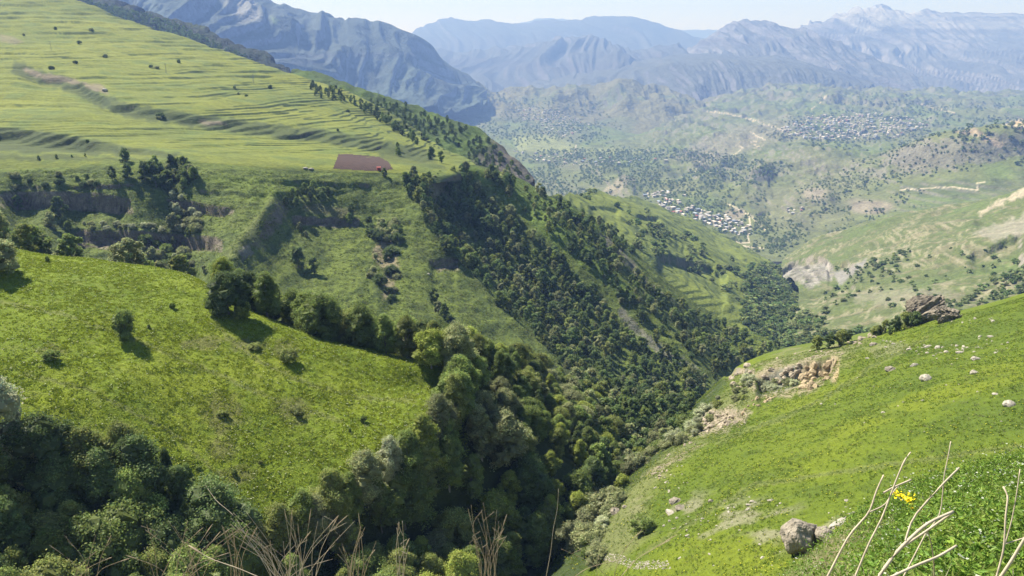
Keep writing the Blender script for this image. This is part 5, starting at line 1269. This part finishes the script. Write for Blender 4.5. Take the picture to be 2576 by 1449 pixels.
village([(1290,275),(1380,280),(1480,310),(1440,345),(1380,345),(1330,310)], VF, 12, 34, 'in the distant valley village', 'houses of the distant valley village', 1.3)
village([(1290,275),(1400,280),(1490,320),(1440,352),(1380,345),(1330,310)], CH, 26, 34, 'in the distant valley village', 'houses of the distant valley village', 1.3)
def far_houses(zones):
    parts = []
    col_ = []
    for poly, land, n_, gap, sc in zones:
        for p in scatter_uv(poly, land, n_, gap, rs, None):
            s = sc * rs.uniform(.7, 1.2); parts.append((p, s))
    pr = [bpy.data.objects.new('form', HS[i][1]) for i in range(len(HS))]
    o = gn_scatter('outlying_houses', [q[0] for q in parts], [(q[1],) * 3 for q in parts], pr, tilt=.02, seed=12)
    tagp(o, 'pale far houses spread through the distant villages'); return len(parts)
print('far houses', far_houses([([(1960,325),(2060,285),(2200,283),(2300,298),(2340,318),(2250,348),(2100,352),(1980,348)], VF, 260, 16, 1.3), ([(1290,380),(1400,388),(1500,398),(1640,400),(1700,405),(1600,412),(1450,420),(1330,400)], VF, 60, 30, 1.1),
   ([(1290,270),(1400,276),(1500,318),(1440,352),(1380,345),(1320,310)], CH, 120, 26, 1.25), ([(1290,270),(1400,276),(1500,318),(1440,352),(1380,345),(1320,310)], VF, 60, 26, 1.25), ([(1150,225),(1250,235),(1250,260),(1150,250)], VF, 14, 60, 1.3), ([(1980,525),(2020,522),(2020,540),(1985,540)], VF, 6, 16, 1)]))

# ================================================================ grass and flowers of the meadows
def tuft_mesh(name, n_, h, r, seed, col, flower=None, wide=.03, spread=.5):
    rs_ = np.random.RandomState(seed); V, Fc, Cc = [], [], []
    for i in range(n_):
        a, q = rs_.uniform(0, 6.28), r * math.sqrt(rs_.uniform(0, 1)); x, y = q * math.cos(a), q * math.sin(a)
        hh = h * rs_.uniform(.5, 1.15); ta = rs_.uniform(0, 6.28); lean = spread * hh * rs_.uniform(.3, 1.2)
        dx, dy = math.cos(ta) * lean, math.sin(ta) * lean; px, py = -math.sin(ta) * wide, math.cos(ta) * wide
        o = len(V); V += [(x - px, y - py, -.03), (x + px, y + py, -.03), (x + dx * .4 + px * .8, y + dy * .4 + py * .8, hh * .6), (x + dx * .4 - px * .8, y + dy * .4 - py * .8, hh * .6), (x + dx, y + dy, hh)]
        Fc += [(o, o + 1, o + 2), (o, o + 2, o + 3), (o + 3, o + 2, o + 4)]; t = rs_.uniform(.7, 1.35); Cc += [tuple(np.array(col) * t)] * 5
        if flower and i % 7 == 0:
            o = len(V); f = wide * 1.3; V += [(x + dx - f, y + dy - f, hh), (x + dx + f, y + dy - f, hh + .3 * f), (x + dx + f, y + dy + f, hh), (x + dx - f, y + dy + f, hh + .3 * f)]; Fc += [(o, o + 1, o + 2), (o, o + 2, o + 3)]; Cc += [flower] * 4
    return mesh_np(name, V, Fc, LEAFW, Cc, smooth=False)
LEAFW = leaf_mat('meadow_plants', (1, 1, 1), .35, .12)
def surf_points(land, n_, seed, cond, jitter=True):
    r2 = np.random.RandomState(seed); P = land.P; nr, nc = P.shape[:2]
    a = P[1:, :-1] - P[:-1, :-1]; b = P[:-1, 1:] - P[:-1, :-1]
    ar = np.linalg.norm(np.cross(a, b), axis=-1); w = ar * cond[:-1, :-1]; w = w.ravel() / w.sum()
    k = r2.choice(w.size, n_, p=w); i, j = k // (nc - 1), k % (nc - 1)
    s, t = r2.rand(n_, 1), r2.rand(n_, 1)
    return P[i, j] + a[i, j] * s + b[i, j] * t
vis = lambda A: ((A.u > -350) & (A.u < 3100) & (A.v < 1560))
gM = [bpy.data.objects.new('form', tuft_mesh('tuft', 14, .20, .34, 600 + i, c, f, .045, .7)) for i, (c, f) in enumerate((((.16, .20, .012), None), ((.11, .155, .012), None), ((.20, .235, .025), None), ((.15, .19, .012), None), ((.14, .18, .01), None), ((.18, .21, .016), None), ((.17, .20, .016), None), ((.13, .18, .02), (.32, .32, .05)), ((.13, .17, .02), (.30, .31, .20))))]
cM = vis(M) & (M.u < 1180) & (M.y < 245) & (M.v > 600) & (M.v < 1420 - .3 * np.maximum(0, M.u - 500))
pM = surf_points(M, 48000, 61, cM * (.6 + .8 * (fbm(M.x / 6, M.y / 6, 3, 44) > 0)))
sM = np.random.RandomState(3).uniform(.7, 1.7, 48000)
gn_scatter('meadow_grass', pM, np.stack([sM, sM, sM * .8], 1), gM, tilt=.2, seed=14)
gR = [bpy.data.objects.new('form', tuft_mesh('tuft', 12, .22, .32, 620 + i, c, f, .04, .7)) for i, (c, f) in enumerate((((.095, .145, .018), None), ((.07, .11, .017), None), ((.12, .165, .02), None), ((.10, .15, .018), None), ((.09, .14, .015), (.40, .38, .04)), ((.16, .17, .07), None)))]
cR = vis(RM) & (RM.y < 330) & (RM.T < .80)
pR = surf_points(RM, 48000, 63, cR * (.5 + 1.0 * (fbm(RM.x / 5, RM.y / 5, 3, 45) > 0)))
sR = np.random.RandomState(4).uniform(.6, 1.5, 48000)
gn_scatter('right_meadow_grass', pR, np.stack([sR, sR, sR * .8], 1), gR, tilt=.2, seed=15)
# coarse herbs over the mountainside
gF = [bpy.data.objects.new('form', tuft_mesh('tuft', 9, .5, 1.0, 640 + i, c, None, .22, .8)) for i, c in enumerate(((.095, .13, .03), (.07, .095, .024), (.125, .16, .034), (.11, .12, .045)))]
cF = vis(F) & (F.v > 430) & (F.v < 960)
pF = surf_points(F, 48000, 65, cF * (.5 + 1.0 * (fbm(F.x / 12, F.y / 12, 3, 45) > 0)))
sF = np.random.RandomState(6).uniform(.5, 1.3, 48000)
gn_scatter('mountainside_herbs', pF, np.stack([sF, sF, sF * .8], 1), gF, tilt=.3, seed=16)
# the bank at the viewer's feet
def herb_mesh(name, n_, h, r, ls, seed, col, flower=None, nf=0):
    rs_ = np.random.RandomState(seed)
    C = np.stack([rs_.normal(0, r * .45, n_), rs_.normal(0, r * .45, n_), h * rs_.uniform(.1, 1, n_) ** .7], 1)
    Nn = rand_dirs(n_, rs_, 1.2); tone = np.array(col) * rs_.uniform(.6, 1.4, (n_, 1))
    V, Fq, Cc = leaf_quads(C, Nn, ls, rs_, tone, .45)
    Fc = np.concatenate([Fq[:, [0, 1, 2]], Fq[:, [0, 2, 3]]])
    if flower:
        C2 = np.stack([rs_.normal(0, r * .4, nf), rs_.normal(0, r * .4, nf), h * rs_.uniform(.95, 1.25, nf)], 1)
        V2, F2, c2 = leaf_quads(C2, rand_dirs(nf, rs_, 2), ls * .55, rs_, np.array(flower) * rs_.uniform(.8, 1.1, (nf, 1)), .9)
        Fc = np.concatenate([Fc, F2[:, [0, 1, 2]] + len(V), F2[:, [0, 2, 3]] + len(V)]); V = np.concatenate([V, V2]); Cc = np.concatenate([Cc, c2])
    return mesh_np(name, V, Fc, LEAFW, Cc, smooth=False)
gB = [bpy.data.objects.new('form', herb_mesh('herb', 110, .30, .36, .034, 660 + i, c, f, 8)) for i, (c, f) in enumerate((((.10, .17, .025), None), ((.08, .145, .022), None), ((.135, .20, .025), None), ((.09, .15, .025), (.4, .42, .32)), ((.11, .17, .025), None), ((.15, .19, .04), None)))]
edge = NB.x - (1.2 + .45 * NB.y)
cB = (NB.y > 1.5) & (NB.y < 27) & (NB.v > 1100) & (NB.u > 1700) & (NB.u < 2760)
lush = sst(-.5, 1.5, edge + 1.2 * fbm(NB.x / 2, NB.y / 2, 3, 8))
pB = surf_points(NB, 12000, 67, cB * (.12 + lush))
sB = np.random.RandomState(5).uniform(.5, 1.4, 12000)
gn_scatter('bank_herbs', pB, np.stack([sB] * 3, 1), gB, tilt=.5, seed=17)
gD = [bpy.data.objects.new('form', tuft_mesh('tuft', 40, .42, .25, 680 + i, c, None, .006, .5)) for i, c in enumerate(((.38, .34, .20), (.26, .27, .12), (.45, .41, .27)))]
cD = (NB.y > 1.5) & (NB.y < 26) & (NB.v > 1080) & (NB.u > 1700)
pD = surf_points(NB, 4200, 69, cD * (1.02 - lush))
sD = np.random.RandomState(6).uniform(.4, 1.0, 4200)
gn_scatter('bank_dry_grass', pD, np.stack([sD] * 3, 1), gD, tilt=.35, seed=18)
# yellow flowering plants
FM = [herb_mesh('flower_head', 30, .42, .20, .05, 700 + i, (.06, .11, .02), (.80, .62, .02), 46) for i in range(3)]
for k, (u, v, w) in enumerate(((2278,1305,'highest'),(2292,1322,'second highest'),(2305,1330,'right-hand'),(2335,1392,'lower left'),(2372,1398,'lower middle'),(2392,1392,'lower right'),(2368,1410,'lowest middle'),(2358,1402,'lower'),(2286,1408,'small lower left'),(2260,1298,'small upper left'),(2440,1190,'far upper'),(2520,1175,'far right'))):
    p, nn = NB.hit(u, v)
    if p is None: continue
    o = link('yellow_flower', FM[k % 3]); s = rs.uniform(.7, 1.0) * (p.y / 13); o.location = p; o.scale = (s, s, s); o.rotation_euler = (0, 0, rs.uniform(0, 6))
    tagp(o, '%s clump of yellow flowers among the green herbs of the near bank' % w, 'flowers', 'yellow flower clumps')

# ================================================================ dry stalks close to the viewer
straw = simple_mat('dry_stalk', (0.50, 0.42, 0.30), .8, 30, .7, 1.2); straw2 = simple_mat('brown_stem', (0.38, 0.30, 0.20), .8, 40, .6, 1.3)
def curve_pts(pl, d0, d1, n_=14):
    P_ = np.array(pl, float); A_ = cr(P_, n_); dd = np.linspace(d0, d1, n_)
    return [tuple(q) for q in W(A_[:, 0], A_[:, 1], dd)]
def stalk(name, pl, d0, d1, w0, w1, mat, label, grp=None, kids=(), ground=True):
    """pl runs from foot to tip in the frame; w = width in frame px; the foot is carried on down into the bank"""
    pts = curve_pts(pl, d0, d1)
    f = Vector(pts[0]); dn = (f - Vector(pts[3])).normalized(); dn = (dn + Vector((0, 0, -.6))).normalized()
    ext = []
    q = f.copy()
    for _ in range(14):
        q = q + dn * .25; dn = (dn + Vector((0, 0, -.12))).normalized(); ext.insert(0, tuple(q))
        g = NB.drop(q.x, q.y)
        if g is None or q.z < g.z - .03: break
    r0, r1 = [k * (.8 if name == 'grass_stalk' else 1) for k in (w0 * d0 / FPX / 2, w1 * d1 / FPX / 2)]
    allp = ext + pts; rr = [r0 * 1.15] * len(ext) + list(np.linspace(r0, r1, len(pts)))
    e = bpy.data.objects.new(name, None); COL.objects.link(e); base = Vector(allp[0]); e.location = base
    tagp(e, label, 'stalk', grp)
    V, Fc = tube([Vector(a) - base for a in allp], rr, 7); link('stem', mesh_np('stem', V, Fc, mat), e)
    if name == 'grass_stalk' and rs.rand() < .6:
        sp_ = [Vector(a) - base for a in curve_pts(pl, d0, d1, 24)][-6:]
        V, Fc = tube(sp_, [r1 * k * rs.uniform(.8, 1.3) for k in (1, 2.6, 3.2, 2.8, 2.2, .8)], 5); link('seed_head', mesh_np('seed_head', V, Fc, straw2, smooth=False), e)
    for kp, kd0, kd1, kw0, kw1 in kids:
        V, Fc = tube([Vector(a) - base for a in curve_pts(kp, kd0, kd1, 9)], list(np.linspace(kw0 * kd0 / FPX / 2, kw1 * kd1 / FPX / 2, 9)), 6)
        link('branch', mesh_np('branch', V, Fc, mat), e)
    return e
stalk('dry_stalk', [(2080,1455),(2135,1350),(2185,1290),(2205,1235),(2223,1195)], 2.2, 2.3, 7, 4, straw, 'leftmost pale dry stalk over the bank, forked near its middle', None, [([(2188,1288),(2225,1270),(2245,1240),(2262,1220)], 2.2, 2.3, 4, 3)])
stalk('dry_stalk', [(2150,1455),(2185,1370),(2220,1300),(2250,1220),(2275,1160),(2291,1138)], 2.1, 2.2, 6, 4, straw, 'tall slender dry stalk rising behind the leftmost one', None, [([(2222,1240),(2250,1225),(2292,1207)], 2.15, 2.2, 5, 5)])
stalk('dry_stalk', [(2205,1458),(2260,1385),(2330,1320),(2398,1290-3)], 1.7, 1.8, 11, 8, straw, 'thickest dry stalk, split in two and leaning right', None, [([(2262,1380),(2310,1350),(2396,1290)], 1.75, 1.8, 8, 6), ([(2278,1360),(2300,1300),(2370,1220),(2413,1177)], 1.72, 1.8, 6, 5)])
stalk('dry_stalk', [(2350,1455),(2348,1400),(2338,1350),(2322,1315)], 2.5, 2.5, 4, 3, straw2, 'thin dark curved stem behind the thickest stalk')
stalk('dry_stalk', [(2330,1340),(2365,1290),(2375,1200),(2385,1150),(2392,1110)], 2.6, 2.7, 4, 2.5, straw, 'slim wavy stalk reaching highest over the green slope')
stalk('dry_stalk', [(2225,1460),(2300,1425),(2360,1400),(2406,1373)], 1.6, 1.7, 9, 7, straw, 'pale stalk lying low towards the right below the flowers')
stalk('dry_stalk', [(2505,1458),(2525,1380),(2530,1300),(2535,1250),(2524,1225)], 1.9, 2.0, 6, 5, straw, 'upright grey-brown stalk near the right edge', None, [([(2528,1370),(2545,1310),(2558,1240),(2566,1180)], 1.95, 2.0, 4, 3), ([(2530,1368),(2580,1352)], 1.95, 1.95, 4, 3)])
stalk('dry_stalk', [(2512,1460),(2545,1410),(2575,1360),(2600,1320)], 1.5, 1.5, 10, 8, straw, 'pale stalk crossing the lower right corner')
def fan(c, n_, spread, hts, d, grp, lab, mat, w=2.6):
    for i in range(n_):
        u0 = c[0] + rs.uniform(-1, 1) * spread * .35; lean = (rs.uniform(-1, 1)) * spread * .8; h = rs.uniform(*hts)
        u1 = u0 + lean; v1 = 1449 - h
        dd = d * rs.uniform(.9, 1.15)
        mid = ((u0 * 2 + u1) / 3 + rs.uniform(-6, 6), 1449 - h * .45)
        kids = []
        if rs.rand() < .45:
            b0 = ((mid[0] + u1) / 2, (mid[1] + v1) / 2); kids = [([b0, (b0[0] + rs.uniform(-18, 18), b0[1] - h * .12), (b0[0] + rs.uniform(-26, 26), b0[1] - h * .25)], dd, dd, w * .6, w * .35)]
        t_ = 'straight' if abs(lean) < spread * .25 else ('left-leaning' if lean < 0 else 'right-leaning')
        stalk('grass_stalk', [(u0, 1460), mid, (u1, v1)], dd, dd, w * rs.uniform(.8, 1.3), w * .5, mat, '%s %s %s' % (t_, 'tall' if h > sum(hts) / 2 else 'short', lab), grp, kids)
fan((735, 0), 34, 170, (30, 170), 2.4, 'pale stems of the middle-left fan', 'pale dry stem in the dense fan before the birch wood', straw, 2.1)
fan((600, 0), 8, 60, (60, 130), 2.6, 'brown stems left of the pale fan', 'brown stem just left of the pale fan of stems', straw2, 2.6)
fan((900, 0), 12, 70, (50, 160), 2.5, 'stems beside the pale fan', 'brown stem just right of the pale fan of stems', straw2, 2.6)
fan((1230, 0), 16, 60, (90, 200), 2.4, 'stems of the centre tuft', 'brown stem in the narrow centre tuft', straw2, 2.3)
fan((1010, 0), 5, 40, (70, 150), 2.5, 'forked stems between the two tufts', 'stem between the pale fan and the centre tuft', straw, 3.0)
fan((450, 0), 18, 180, (40, 140), 2.7, 'stems before the dark near wood', 'thin stem before the dark near wood', straw2, 2.2)
fan((230, 0), 7, 130, (40, 120), 2.8, 'sparse stems at the lower left', 'sparse thin stem at the lower left', straw2, 2.0)
fan((1500, 0), 6, 200, (30, 130), 2.8, 'single stems before the stream bushes', 'lone thin stem before the stream bushes', straw2, 1.8)
stalk('grass_stalk', [(670,1460),(600,1430),(530,1405),(475,1372)], 2.2, 2.3, 3.2, 2.5, straw, 'long stem lying almost flat before the dark wood')
stalk('grass_stalk', [(700,1460),(640,1380),(590,1300),(545,1260),(518,1222)], 2.5, 2.7, 2.6, 1.4, straw, 'long arching stem reaching up over the dark wood')
stalk('grass_stalk', [(1372,1460),(1385,1390),(1392,1330),(1402,1280),(1405,1230)], 2.6, 2.6, 2.4, 1.2, straw, 'very thin tall stem alone before the middle of the grove')
print('objects', len(scene.objects))
